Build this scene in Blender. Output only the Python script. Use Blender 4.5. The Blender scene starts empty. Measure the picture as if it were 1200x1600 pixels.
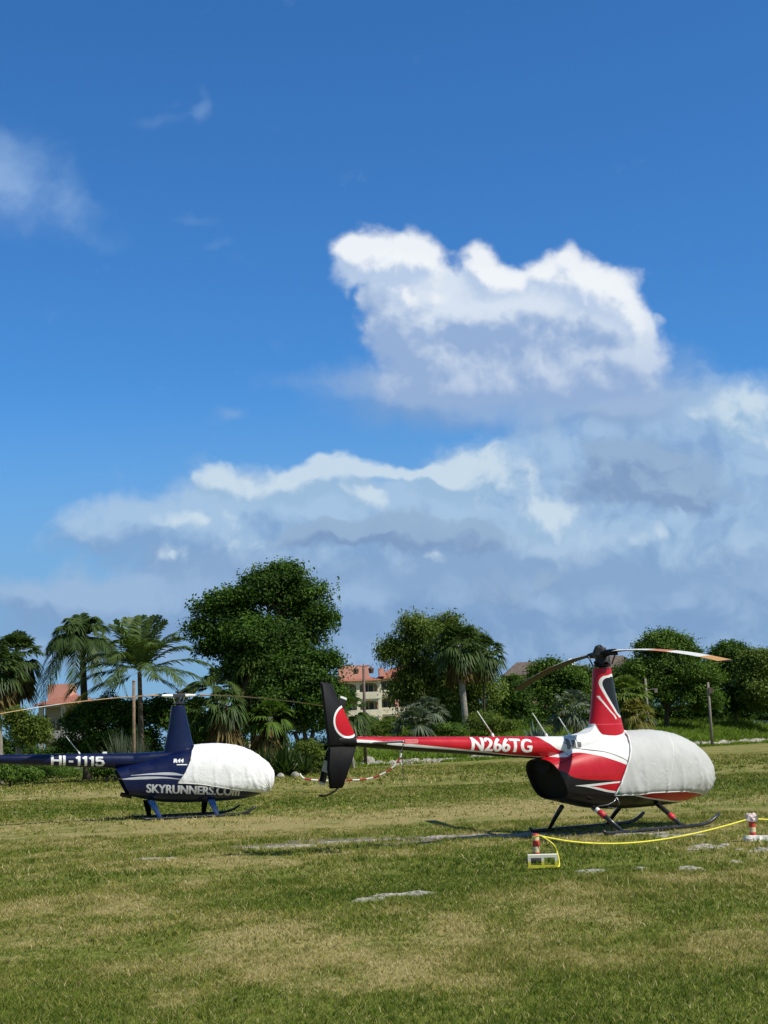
import bpy, bmesh, math, random
import numpy as np
from mathutils import Vector, Matrix
from mathutils.bvhtree import BVHTree
sc = bpy.context.scene
R_ = math.radians
# ------------------------------------------------------------------ camera
FPX = 2311.0; PITCH = R_(8.93); ROLL = R_(2.2); EYE = 1.7
f_ = np.array([0, math.cos(PITCH), math.sin(PITCH)]); r0 = np.array([1, 0, 0.]); u0 = np.array([0, -math.sin(PITCH), math.cos(PITCH)])
U_ = u0*math.cos(ROLL)+r0*math.sin(ROLL); RR = r0*math.cos(ROLL)-u0*math.sin(ROLL); C_ = np.array([0, 0, EYE])
cam = bpy.data.cameras.new('camera'); camo = bpy.data.objects.new('camera', cam); sc.collection.objects.link(camo); sc.camera = camo
camo.matrix_world = Matrix(((RR[0], U_[0], -f_[0], 0), (RR[1], U_[1], -f_[1], 0), (RR[2], U_[2], -f_[2], EYE), (0, 0, 0, 1)))
cam.sensor_fit = 'VERTICAL'; cam.sensor_height = 36.0; cam.lens = FPX/1600*36; cam.clip_end = 5000; cam.clip_start = .1
sc.render.resolution_x = 768; sc.render.resolution_y = 1024
sc.view_settings.view_transform = 'Standard'; sc.view_settings.look = 'None'; sc.view_settings.exposure = 0; sc.view_settings.gamma = 1

def ray(x, y): return f_+(x-600)/FPX*RR+(800-y)/FPX*U_
def P(x, y, Y):
    d = ray(x, y); return C_+d*(Y/d[1])
def PZ(x, y, z=0.):
    d = ray(x, y); return C_+d*((z-EYE)/d[2])
def srgb(r, g, b):
    f = lambda c: (c/255/12.92) if c <= 10 else ((c/255+.055)/1.055)**2.4
    return (f(r), f(g), f(b), 1)
# ------------------------------------------------------------------ sun
SUN = Vector((0.56, -0.30, 0.77)).normalized()
sun = bpy.data.lights.new('sun', 'SUN'); sun.energy = 5.0; sun.angle = R_(.53); sun.color = (1, .95, .84)
suno = bpy.data.objects.new('sun', sun); sc.collection.objects.link(suno); suno.rotation_euler = SUN.to_track_quat('Z', 'Y').to_euler()
# ------------------------------------------------------------------ node helper
class NT:
    def __init__(s, nt): s.nt = nt; s.n = nt.nodes; s.l = nt.links
    def new(s, t, **k):
        n = s.n.new(t)
        for a, b in k.items(): setattr(n, a, b)
        return n
    def set(s, sock, v):
        if isinstance(v, bpy.types.NodeSocket): s.l.new(v, sock)
        elif v is not None: sock.default_value = v
    def m(s, op, a, b=None, c=None, clamp=False):
        n = s.new('ShaderNodeMath', operation=op, use_clamp=clamp); s.set(n.inputs[0], a)
        if b is not None: s.set(n.inputs[1], b)
        if c is not None: s.set(n.inputs[2], c)
        return n.outputs[0]
    def vm(s, op, a, b=None, scale=None):
        n = s.new('ShaderNodeVectorMath', operation=op); s.set(n.inputs[0], a)
        if b is not None: s.set(n.inputs[1], b)
        if scale is not None: s.set(n.inputs[3], scale)
        return n.outputs[1] if op in ('LENGTH', 'DOT_PRODUCT', 'DISTANCE') else n.outputs[0]
    def mix(s, f, a, b, blend='MIX'):
        n = s.new('ShaderNodeMix', data_type='RGBA', blend_type=blend); s.set(n.inputs[0], f); s.set(n.inputs[6], a); s.set(n.inputs[7], b)
        return n.outputs[2]
    def noise(s, vec, scale, detail=4, rough=.55, dist=0., color=False, lac=2.):
        n = s.new('ShaderNodeTexNoise'); s.set(n.inputs['Vector'], vec); n.inputs['Scale'].default_value = scale; n.inputs['Detail'].default_value = detail
        n.inputs['Roughness'].default_value = rough; n.inputs['Distortion'].default_value = dist; n.inputs['Lacunarity'].default_value = lac
        return n.outputs[1] if color else n.outputs[0]
    def ss(s, v, a, b, lo=0., hi=1.):
        n = s.new('ShaderNodeMapRange', interpolation_type='SMOOTHSTEP'); s.set(n.inputs[0], v); s.set(n.inputs[1], a); s.set(n.inputs[2], b)
        s.set(n.inputs[3], lo); s.set(n.inputs[4], hi); return n.outputs[0]
    def sep(s, v):
        n = s.new('ShaderNodeSeparateXYZ'); s.set(n.inputs[0], v); return n.outputs
    def comb(s, x=0., y=0., z=0.):
        n = s.new('ShaderNodeCombineXYZ'); s.set(n.inputs[0], x); s.set(n.inputs[1], y); s.set(n.inputs[2], z); return n.outputs[0]
# ------------------------------------------------------------------ world: sky and clouds
wd = bpy.data.worlds.new('World'); sc.world = wd; wd.use_nodes = True
w = NT(wd.node_tree); w.n.clear()
sky = w.new('ShaderNodeTexSky', sky_type='NISHITA'); sky.sun_disc = False
sky.sun_elevation = math.asin(SUN.z); sky.sun_rotation = math.atan2(SUN.x, SUN.y); sky.altitude = 0
sky.air_density = 1.0; sky.dust_density = .25; sky.ozone_density = 4.0
tc = w.new('ShaderNodeTexCoord'); D = w.vm('NORMALIZE', tc.outputs['Generated'])
dx, dy, dz = w.sep(D)
dyc = w.m('MAXIMUM', dy, .08)
S = 23.11
A = w.m('MULTIPLY', w.m('DIVIDE', dx, dyc), S); B = w.m('MULTIPLY', w.m('DIVIDE', dz, dyc), S)
p0 = w.comb(A, B, 0.)
def ab(px, py):
    d = ray(px, py); return d[0]/d[1]*S, d[2]/d[1]*S
def warp(p, sc_, amt, seed=0., det=3):
    q = w.vm('ADD', p, (seed, seed*1.7, seed*.3)); c = w.noise(q, sc_, det, .55, color=True)
    return w.vm('ADD', p, w.vm('SCALE', w.vm('SUBTRACT', c, (.5, .5, .5)), scale=amt))
def field(p, blobs):
    out = None
    for b in blobs:
        x, y, rx, ry = b[:4]; a = b[4] if len(b) > 4 else 1.
        u, v = ab(x, y)
        d = w.vm('MULTIPLY', w.vm('SUBTRACT', p, (u, v, 0)), (100/rx, 100/ry, 0))
        L = w.vm('DOT_PRODUCT', d, d)
        v_ = w.m('MULTIPLY', w.m('EXPONENT', w.m('MULTIPLY', L, -1.1)), a)
        out = v_ if out is None else w.m('ADD', out, v_)
    return out
skyc = w.new('ShaderNodeHueSaturation'); skyc.inputs['Saturation'].default_value = 1.12; skyc.inputs['Value'].default_value = 1.0
w.l.new(sky.outputs[0], skyc.inputs['Color'])
STR = .10
col = w.mix(1., skyc.outputs[0], (STR*.56, STR*1.04, STR*1.40, 1), 'MULTIPLY')
yax = B
def puff(p, scale, seed):
    n = w.noise(w.vm('ADD', p, (seed, seed*2.1, seed*.7)), scale, 3, .5)
    return w.m('MULTIPLY', w.m('ABSOLUTE', w.m('SUBTRACT', n, .5)), -3.2)
def cloud(col, p, blobs, nscale, namt, lo, hi, dark, light, lofs=(.0, .5), seed=0., wamt=.6, maxa=1., det=6, rough=.55, shade=(-.25, .35), wsc=.8, pf=None, grad=None, fine=0., soft=None):
    """one bank of cloud: field of soft blobs broken up by noise, lit from the sun's side (upper right)"""
    pw = warp(p, wsc, wamt, seed)
    def dens(q, d):
        f = w.m('ADD', field(q, blobs), w.m('MULTIPLY', w.m('SUBTRACT', w.noise(w.vm('ADD', q, (seed*3.1, seed, seed)), nscale, d, rough), .5), namt))
        if pf: f = w.m('SUBTRACT', f, w.m('MULTIPLY', w.m('ADD', puff(q, pf[0]*.8, seed), .45), pf[1]))
        return f
    f = dens(pw, det)
    f2 = dens(w.vm('ADD', pw, (lofs[0], lofs[1], 0)), max(2, det-2))
    if soft is not None:
        # crisp on top, dissolving towards the foot
        g = w.ss(B, ab(600, soft[1])[1], ab(600, soft[0])[1]); hi = w.m('ADD', lo, w.m('MULTIPLY_ADD', g, (hi-lo)-soft[2], soft[2]))
    a = w.m('MULTIPLY', w.ss(f, lo, hi), maxa)
    lit = w.ss(w.m('SUBTRACT', f, f2), shade[0], shade[1])
    if grad is not None: lit = w.m('MULTIPLY', lit, w.ss(B, ab(600, grad[1])[1], ab(600, grad[0])[1], grad[2], 1.))
    return w.mix(a, col, w.mix(lit, dark, light)), f, a
#CLOUDS_BEGIN
hz = w.ss(B, *[ab(600, y)[1] for y in (560, 1000)])
col = w.mix(w.m('MULTIPLY', hz, .85), col, srgb(126, 168, 208))
col, _, _ = cloud(col, p0, [(-20, 285, 70, 80, 1.3), (50, 320, 90, 60, .5), (120, 350, 90, 40, .5), (40, 220, 60, 70, .45), (110, 280, 40, 70, .35), (180, 385, 50, 26, .35), (240, 182, 80, 20, .5), (310, 160, 22, 50, .5), (300, 345, 50, 17, .5), (340, 378, 34, 16, .5), (350, 645, 50, 14, .35)],
                  1.5, .6, .18, 1.35, srgb(104, 146, 208), srgb(160, 192, 230), seed=3.3, wamt=.9, maxa=.62, det=6, rough=.6, lofs=(.2, .2), wsc=.9)
# low band of thin cloud down to the trees
col, _, _ = cloud(col, p0, [(100, 930, 220, 40, .8), (330, 900, 200, 60, .8), (620, 930, 300, 60, .9), (900, 940, 300, 70, .9), (1180, 930, 160, 80, .9), (60, 1010, 200, 40, .7), (500, 1030, 400, 50, .8), (1000, 1030, 300, 50, .8), (300, 960, 260, 40, .7), (800, 880, 300, 50, .6)],
                  1.3, 1.5, .20, 1.1, srgb(128, 159, 199), srgb(158, 185, 217), seed=6.6, wamt=.8, maxa=.85, det=5, rough=.55, lofs=(.15, .3), shade=(-.35, .4))
# pale bank
col, _, _ = cloud(col, p0, [(560, 810, 280, 66), (330, 790, 190, 55, .9), (160, 830, 160, 44, .7), (850, 790, 300, 96), (1150, 700, 170, 120), (700, 880, 480, 60, .9), (1050, 860, 300, 110, .9), (1000, 650, 180, 60, .7), (300, 870, 130, 50, .7), (830, 700, 150, 44, .6)],
                  1.4, 1.5, .30, 1.1, srgb(132, 164, 203), srgb(174, 200, 226), seed=7.7, wamt=.9, maxa=.80, det=6, rough=.55, lofs=(.2, .32), shade=(-.40, .45))
# heads in the bank
col, _, _ = cloud(col, p0, [(520, 748, 84, 44, 1.1), (340, 742, 56, 28, 1.), (430, 770, 100, 30, .9), (582, 792, 34, 24, .8), (750, 740, 110, 70, .9), (850, 822, 60, 44, 1.), (700, 750, 60, 34, .7), (300, 815, 120, 24, .7), (250, 862, 50, 24, .7), (900, 800, 70, 24, .5), (1010, 830, 60, 20, .5), (700, 860, 70, 20, .4), (1150, 840, 60, 18, .5), (450, 890, 80, 20, .35), (1160, 640, 90, 44, 1.), (1190, 705, 60, 50, .7), (620, 738, 90, 12, .5), (960, 845, 80, 30, .5), (380, 855, 100, 34, .6), (1130, 800, 60, 24, .5)],
                  1.9, .95, .36, .82, srgb(154, 187, 218), srgb(203, 221, 235), seed=1.9, wamt=.7, maxa=.9, det=5, rough=.55, lofs=(.12, .2), shade=(-.25, .35), pf=(1.6, .5))
# grey-blue shaded lumps in front
col, _, _ = cloud(col, p0, [(520, 830, 120, 30, 1.), (640, 828, 110, 40, 1.), (765, 850, 60, 46, .9), (960, 760, 120, 66, 1.), (1110, 765, 120, 50, 1.), (1000, 702, 100, 36, .8), (850, 905, 110, 28, .7), (570, 885, 60, 16, .7), (1100, 870, 110, 24, .6), (700, 935, 140, 16, .5)],
                  1.7, 1.5, .40, .95, srgb(124, 152, 191), srgb(148, 176, 207), seed=5.1, wamt=1., maxa=.85, det=6, rough=.55, lofs=(.1, .22), pf=(1.6, .4))
# foot of the big cloud
col, _, _ = cloud(col, p0, [(800, 640, 270, 40, .9), (640, 600, 130, 46, .8), (980, 610, 120, 64, .8), (480, 590, 130, 24, .4), (350, 645, 44, 14, .5), (1080, 560, 70, 44, .35)],
                  1.4, .7, .15, 1.15, srgb(132, 163, 202), srgb(154, 180, 214), seed=2.2, wamt=.8, maxa=.85, det=5, rough=.55)
# the big cumulus: body, then its sunlit heads
col, _, _ = cloud(col, p0, [(605, 425, 86, 66, 1.1), (650, 510, 95, 80, 1.), (770, 470, 90, 56, 1.05), (880, 455, 100, 60, 1.05), (960, 490, 60, 50, 1.),
                            (740, 510, 160, 80, 1.), (850, 540, 160, 80, 1.), (950, 580, 100, 70, .95), (680, 590, 130, 50, .95), (780, 615, 210, 40, .95), (1010, 550, 50, 60, .8)],
                  1.7, .95, .50, .92, srgb(148, 175, 214), srgb(214, 226, 241), seed=9.4, wamt=.32, det=6, rough=.58, lofs=(.16, .26), shade=(-.34, .40), pf=(1.3, .6), grad=(470, 700, .30), soft=(480, 620, .8))
col, _, _ = cloud(col, p0, [(605, 410, 92, 70, 1.45), (548, 398, 40, 44, .8), (655, 400, 44, 40, .8), (744, 410, 36, 50, 1.2), (805, 440, 66, 34, 1.), (888, 425, 60, 58, 1.25), (950, 465, 64, 60, 1.25), (1000, 520, 36, 64, .8), (640, 480, 80, 34, .55), (740, 470, 90, 20, .4), (860, 560, 120, 30, .55), (690, 550, 90, 28, .5), (780, 590, 120, 22, .4)],
                  2.1, .85, .44, 1.2, srgb(182, 202, 230), srgb(242, 246, 250), seed=4.4, wamt=.30, det=6, rough=.58, lofs=(.10, .18), shade=(-.34, .26), pf=(1.7, .5), grad=(430, 680, .45), maxa=.95)
#CLOUDS_END
base = w.mix(1., skyc.outputs[0], (STR*.85, STR*.92, STR*.92, 1), 'MULTIPLY')
# the cloudy quarter of the sky is ahead; elsewhere it is clear (each side is its own Background so only one is worked out)
inside = w.m('MULTIPLY', w.m('MULTIPLY', w.m('GREATER_THAN', dy, .3), w.m('LESS_THAN', w.m('ABSOLUTE', A), 11.)), w.m('MULTIPLY', w.m('GREATER_THAN', B, -1.), w.m('LESS_THAN', B, 17.)))
bgs = []
for c_ in (base, col):
    bg = w.new('ShaderNodeBackground'); w.l.new(c_, bg.inputs[0]); bg.inputs[1].default_value = 1.0; bgs.append(bg)
mxs = w.new('ShaderNodeMixShader'); w.l.new(inside, mxs.inputs[0]); w.l.new(bgs[0].outputs[0], mxs.inputs[1]); w.l.new(bgs[1].outputs[0], mxs.inputs[2])
wo = w.new('ShaderNodeOutputWorld'); w.l.new(mxs.outputs[0], wo.inputs[0])
sc.cycles.max_bounces = 6; sc.cycles.diffuse_bounces = 2; sc.cycles.glossy_bounces = 2
wd.cycles.sampling_method = 'MANUAL'; wd.cycles.sample_map_resolution = 512
# ------------------------------------------------------------------ object helpers
COL = sc.collection
def new_mesh(name, verts, faces, mat=None, parent=None, smooth=False, attr=None):
    me = bpy.data.meshes.new(name)
    verts = np.asarray(verts, dtype=np.float32).reshape(-1, 3)
    if isinstance(faces, np.ndarray):
        n, k = faces.shape
        me.vertices.add(len(verts)); me.vertices.foreach_set('co', verts.ravel())
        me.loops.add(n*k); me.loops.foreach_set('vertex_index', faces.astype(np.int32).ravel())
        me.polygons.add(n); me.polygons.foreach_set('loop_start', np.arange(0, n*k, k, dtype=np.int32)); me.polygons.foreach_set('loop_total', np.full(n, k, dtype=np.int32))
        me.update(calc_edges=True)
    else:
        me.from_pydata([tuple(map(float, v)) for v in verts], [], faces); me.update()
    if attr is not None:
        a = me.attributes.new('v', 'FLOAT', 'POINT'); a.data.foreach_set('value', np.asarray(attr, dtype=np.float32))
    if smooth: me.polygons.foreach_set('use_smooth', [True]*len(me.polygons))
    o = bpy.data.objects.new(name, me); COL.objects.link(o)
    if mat: me.materials.append(mat)
    if parent: o.parent = parent
    return o
def empty(name, loc=(0, 0, 0), rz=0):
    o = bpy.data.objects.new(name, None); o.location = tuple(float(v) for v in loc); o.rotation_euler = (0, 0, rz); o.empty_display_size = .3; COL.objects.link(o); return o
def tag(o, label=None, cat=None, group=None, kind=None):
    if label: o['label'] = label
    if cat: o['category'] = cat
    if group: o['group'] = group
    if kind: o['kind'] = kind
    return o
class MB:
    def __init__(s): s.v = []; s.f = []
    def add(s, v, f):
        n = len(s.v); s.v += [tuple(map(float, q)) for q in v]; s.f += [tuple(i+n for i in q) for q in f]; return s
    def box(s, c, d, rot=None, taper=1.):
        x, y, z = np.array(d)/2; q = []
        for sz in (-1, 1):
            t = taper if sz > 0 else 1
            for sx, sy in ((-1, -1), (1, -1), (1, 1), (-1, 1)): q.append((sx*x*t, sy*y*t, sz*z))
        q = np.array(q)
        if rot is not None: q = q@np.array(rot).T
        return s.add(q+np.array(c), [(3, 2, 1, 0), (4, 5, 6, 7), (0, 1, 5, 4), (1, 2, 6, 5), (2, 3, 7, 6), (3, 0, 4, 7)])
    def tube(s, pts, rad, n=8, cap=True, flat=1.):
        pts = [np.array(p, float) for p in pts]; rad = rad if hasattr(rad, '__len__') else [rad]*len(pts)
        V = []; F = []
        for i, p in enumerate(pts):
            t = pts[min(i+1, len(pts)-1)]-pts[max(i-1, 0)]; t = t/(np.linalg.norm(t)+1e-9)
            a = np.array([0, 0, 1.]) if abs(t[2]) < .9 else np.array([1., 0, 0])
            u = np.cross(t, a); u /= np.linalg.norm(u); v = np.cross(t, u)
            for k in range(n):
                g = 2*math.pi*k/n; V.append(p+rad[i]*(math.cos(g)*u+math.sin(g)*v*flat))
        for i in range(len(pts)-1):
            for k in range(n):
                a = i*n+k; b = i*n+(k+1) % n; F.append((a, b, b+n, a+n))
        if cap: F.append(tuple(range(n))[::-1]); F.append(tuple(range(len(V)-n, len(V))))
        return s.add(V, F)
    def build(s, name, mat, parent=None, smooth=False, bevel=0, auto=None):
        o = new_mesh(name, s.v, s.f, mat, parent, smooth)
        if bevel:
            m = o.modifiers.new('b', 'BEVEL'); m.width = bevel; m.segments = 2; m.limit_method = 'ANGLE'
        bm = bmesh.new(); bm.from_mesh(o.data); bmesh.ops.recalc_face_normals(bm, faces=bm.faces); bm.to_mesh(o.data); bm.free()
        if auto: set_auto(o, auto)
        return o
def set_auto(o, ang=40):
    bm = bmesh.new(); bm.from_mesh(o.data)
    for e in bm.edges:
        if len(e.link_faces) == 2 and e.calc_face_angle(0) > R_(ang): e.smooth = False
    for f in bm.faces: f.smooth = True
    bm.to_mesh(o.data); bm.free()
# numpy value noise
_rs = np.random.RandomState(11); _G = _rs.rand(256, 256)
def vn(x, y):
    xi = np.floor(x).astype(int); yi = np.floor(y).astype(int); fx = x-xi; fy = y-yi
    fx = fx*fx*(3-2*fx); fy = fy*fy*(3-2*fy)
    g = lambda a, b: _G[a & 255, b & 255]
    return (g(xi, yi)*(1-fx)+g(xi+1, yi)*fx)*(1-fy)+(g(xi, yi+1)*(1-fx)+g(xi+1, yi+1)*fx)*fy
def fbm(x, y, o=4):
    s = 0; a = .5; t = 0
    for i in range(o): s = s+a*vn(x+i*17.3, y+i*9.1); t += a; a *= .5; x = x*2.03; y = y*2.03
    return s/t
def sst(a, b, x):
    t = np.clip((x-a)/(b-a), 0, 1); return t*t*(3-2*t)
# ------------------------------------------------------------------ materials
def mat(name):
    m = bpy.data.materials.new(name); m.use_nodes = True; t = NT(m.node_tree); b = t.n['Principled BSDF']; return m, t, b
def simple(name, c, rough=.6, metal=0., var=.12, vscale=6., bump=0., coat=0., spec=.5):
    m, t, b = mat(name); tc = t.new('ShaderNodeTexCoord'); n = t.noise(tc.outputs['Object'], vscale, 5)
    c = tuple(c[:3])+(1,)
    d = tuple(x*(1-var) for x in c[:3])+(1,); l = tuple(min(1, x*(1+var)) for x in c[:3])+(1,)
    t.set(b.inputs['Base Color'], t.mix(t.ss(n, .3, .7), d, l)); t.set(b.inputs['Roughness'], t.ss(n, .2, .8, max(0, rough-.08), min(1, rough+.08)))
    b.inputs['Metallic'].default_value = metal; b.inputs['Coat Weight'].default_value = coat; b.inputs['Coat Roughness'].default_value = .06
    b.inputs['Specular IOR Level'].default_value = spec
    if bump:
        bn = t.new('ShaderNodeBump'); bn.inputs['Strength'].default_value = bump; bn.inputs['Distance'].default_value = .02
        t.set(bn.inputs['Height'], t.noise(tc.outputs['Object'], vscale*4, 6, .6)); t.set(b.inputs['Normal'], bn.outputs[0])
    return m
def leafmat(name, dark, light, transl=.3, rough=.5, hue=None):
    m, t, b = mat(name); at = t.new('ShaderNodeAttribute', attribute_name='v'); v = at.outputs['Fac']
    c = t.mix(v, tuple(dark)+(1,), tuple(light)+(1,))
    t.set(b.inputs['Base Color'], c); b.inputs['Roughness'].default_value = rough+.1; b.inputs['Specular IOR Level'].default_value = .15
    tr = t.new('ShaderNodeBsdfTranslucent'); t.set(tr.inputs[0], t.mix(1., c, (1.0, 1.15, .5, 1), 'MULTIPLY'))
    mx = t.new('ShaderNodeMixShader'); mx.inputs[0].default_value = transl
    t.l.new(b.outputs[0], mx.inputs[1]); t.l.new(tr.outputs[0], mx.inputs[2]); t.l.new(mx.outputs[0], t.n['Material Output'].inputs[0])
    return m
# ------------------------------------------------------------------ ground
LA = np.array([-8., 115.]); LD = np.array([54., 81.]); LD /= np.linalg.norm(LD); LN = np.array([-LD[1], LD[0]])
def gz(x, y):
    x = np.asarray(x, float); y = np.asarray(y, float)
    d = (x-LA[0])*LN[0]+(y-LA[1])*LN[1]
    h = (2.3*sst(0, 14, d)+1.2*sst(10, 90, d))*sst(-12, 4, x)
    n = (fbm(x*.12+5, y*.12+9, 3)-.5)*.10*sst(30, 60, y)+(fbm(x*.9, y*.9, 3)-.5)*.05*sst(7, 12, y)*(1-sst(40, 80, y))
    return h+n
blobs_soil = [PZ(*q) for q in ((420, 1322), (500, 1313), (585, 1310), (640, 1317), (735, 1306), (800, 1306), (870, 1303), (700, 1311), (950, 1302), (1030, 1300))]
soil_r = [(1.0, .5), (.9, .7), (.9, .6), (.6, .4), (.9, .6), (.9, .5), (1.0, .5), (.7, .4), (1.0, .6), (.8, .6)]
blobs_lime = [(PZ(620, 1400), .42, .30), (PZ(568, 1409), .2, .12), (PZ(1110, 1325), .42, .35), (PZ(1185, 1330), .42, .3), (PZ(915, 1362), .25, .16), (PZ(1085, 1358), .2, .2), (PZ(1000, 1358), .12, .1), (PZ(590, 1311), .5, .5), (PZ(430, 1325), .8, .35), (PZ(520, 1316), .5, .3), (PZ(740, 1307), .5, .4), (PZ(810, 1304), .6, .4), (PZ(1000, 1303), .7, .3), (PZ(1060, 1306), .5, .35), (PZ(680, 1308), .4, .3), (PZ(245, 1343), .5, .2), (PZ(1150, 1350), .1, .15)]
blobs_green = [(PZ(700, 1365), 2.0, 2.2, .8), (PZ(520, 1400), 1.2, .9, .8), (PZ(800, 1345), 2., 1.6, .8), (PZ(1180, 1225), 4.5, 8, .8), (PZ(1000, 1350), 1.6, 1., .5), (PZ(300, 1262), 8, 4, .45), (PZ(60, 1270), 4, 4, .5), (PZ(650, 1235), 5, 5, .4), (PZ(900, 1200), 12, 12, .3), (PZ(150, 1370), 1.3, .7, .5), (PZ(1100, 1420), 1.3, .7, .35), (PZ(600, 1600), 9, 1.4, .55), (PZ(1150, 1560), 1.6, 1.2, .4)]
blobs_dry = [(PZ(150, 1243), 8, 7, .55), (PZ(450, 1280), 5, 3.2, .55), (PZ(700, 1268), 5, 3, .55), (PZ(850, 1255), 5, 4, .5), (PZ(220, 1300), 4, 2.4, .45), (PZ(450, 1245), 8, 5, .35), (PZ(100, 1420), 2, 1.4, .45), (PZ(500, 1450), 3., 1.3, .1), (PZ(900, 1490), 2.5, 1.0, .35), (PZ(250, 1530), 2, .8, .15), (PZ(1150, 1180), 10, 9, .4), (PZ(60, 1345), 2., 1.5, .4), (PZ(330, 1350), 2, 1.4, .4), (PZ(1090, 1370), 1.5, .7, .3)]
def ell(x, y, c, rx, ry, wob=.35):
    u = (x-c[0])/rx; v = (y-c[1])/ry
    return np.exp(-(u*u+v*v))
def masks(x, y):
    """dryness, bare soil and limestone over the field"""
    d = .56+(fbm(x*.35+3, y*.18+1, 4)-.5)*.6+(fbm(x*1.9, y*1.2+7, 5)-.5)*1.15
    for c, rx, ry, a in blobs_green: d = d-.8*a*ell(x, y, c, rx, ry)
    for c, rx, ry, a in blobs_dry: d = d+.38*a*ell(x, y, c, rx, ry)
    n = fbm(x*1.3+31, y*.9+4, 4); n2 = fbm(x*4.1+3, y*3.+14, 3)
    s = np.zeros_like(x)
    for c, (rx, ry) in zip(blobs_soil, soil_r): s = np.maximum(s, ell(x, y, c, rx, ry))
    s = sst(.36, .56, s+(n-.5)*.9)
    l = np.zeros_like(x)
    for c, rx, ry in blobs_lime: l = np.maximum(l, ell(x, y, c, rx, ry))
    l = sst(.50, .62, l+(n2-.5)*1.1)
    return np.clip(d, 0, 1), s, l
def build_ground():
    rows = [5.]
    while rows[-1] < 260: rows.append(rows[-1]*1.0068+.0)
    rows = [-60, -20, -5, 1, 3]+rows+[300, 360, 450, 600, 900, 1500, 2600]
    rows = np.array(rows); nc = 330
    u = np.linspace(-1, 1, nc)
    V = []
    for y in rows:
        hw = max(abs(y), 6)*.40+5 if y < 400 else abs(y)*1.6
        if y < 5: hw = 60
        # the outermost columns run far out to the sides
        x = u*hw; x[0] = -hw-900; x[-1] = hw+900; x[1] = -hw-120; x[-2] = hw+120
        V.append(np.stack([x, np.full(nc, y), np.zeros(nc)], 1))
    V = np.concatenate(V); x, y = V[:, 0], V[:, 1]
    d, s, l = masks(x, y)
    V[:, 2] = gz(x, y)-.02*s*(y < 60)+.035*l*(.4+fbm(x*6, y*6, 3))
    nr = len(rows); i = np.arange(nr-1)[:, None]*nc+np.arange(nc-1)[None, :]; i = i.ravel()
    F = np.stack([i, i+1, i+nc+1, i+nc], 1)
    o = new_mesh('ground', V, F, None, None, True)
    me = o.data
    for nm, a in (('dry', d), ('soil', s), ('lime', l)):
        at = me.attributes.new(nm, 'FLOAT', 'POINT'); at.data.foreach_set('value', a.astype(np.float32))
    m, t, b = mat('turf')
    geo = t.new('ShaderNodeNewGeometry'); pos = geo.outputs['Position']
    A_ = lambda n: t.new('ShaderNodeAttribute', attribute_name=n).outputs['Fac']
    sx, sy, sz_ = t.sep(pos)
    pv = t.vm('MULTIPLY', pos, (1, .55, 1))
    n1 = t.noise(pv, 3.5, 6, .65); n2 = t.noise(pv, 14., 5, .65); n3 = t.noise(pos, 60., 4, .6)
    dr = t.m('ADD', A_('dry'), t.m('ADD', t.m('MULTIPLY', t.m('SUBTRACT', n1, .5), .9), t.m('MULTIPLY', t.m('SUBTRACT', n2, .5), 1.2)))
    g = t.mix(t.ss(n2, .3, .7), (.085, .115, .014, 1), (.18, .20, .033, 1))
    st = t.mix(t.ss(n3, .3, .7), (.24, .20, .072, 1), (.38, .315, .13, 1))
    c = t.mix(t.ss(dr, .25, .95), g, st)
    so = t.mix(t.ss(n2, .3, .7), (.10, .085, .065, 1), (.25, .215, .17, 1))
    c = t.mix(t.m('MULTIPLY', A_('soil'), t.ss(n1, .35, .55)), c, so)
    li = t.mix(t.ss(n2, .3, .65), (.20, .18, .15, 1), (.46, .43, .38, 1))
    c = t.mix(t.m('MULTIPLY', A_('lime'), t.ss(n2, .32, .52)), c, li)
    t.set(b.inputs['Base Color'], c); b.inputs['Roughness'].default_value = .95; b.inputs['Specular IOR Level'].default_value = .15
    bn = t.new('ShaderNodeBump'); bn.inputs['Strength'].default_value = .8; bn.inputs['Distance'].default_value = .05
    t.set(bn.inputs['Height'], t.m('ADD', n2, t.m('MULTIPLY', n1, 1.5))); t.set(b.inputs['Normal'], bn.outputs[0])
    me.materials.append(m); tag(o, 'mown airfield lawn of mixed green and straw coloured turf with bare patches', None, kind='structure')
build_ground()
def blades(rs, x, y, h, wd_, lean, name, m, val, z0=None):
    n = len(x); a = rs.rand(n)*2*math.pi; la = rs.rand(n)*2*math.pi
    z = (gz(x, y) if z0 is None else z0)-.01
    hx = np.cos(a)*wd_/2; hy = np.sin(a)*wd_/2
    lx = np.cos(la)*lean*h; ly = np.sin(la)*lean*h
    V = np.empty((n, 5, 3))
    V[:, 0] = np.stack([x-hx, y-hy, z], 1); V[:, 1] = np.stack([x+hx, y+hy, z], 1)
    V[:, 2] = np.stack([x+hx*.8+lx*.35, y+hy*.8+ly*.35, z+h*.6], 1); V[:, 3] = np.stack([x-hx*.8+lx*.35, y-hy*.8+ly*.35, z+h*.6], 1)
    V[:, 4] = np.stack([x+lx, y+ly, z+h], 1)
    i = np.arange(n)*5
    F = np.concatenate([np.stack([i, i+1, i+2], 1), np.stack([i, i+2, i+3], 1), np.stack([i+3, i+2, i+4], 1)])
    return V.reshape(-1, 3), F, np.repeat(val, 5)
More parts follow.
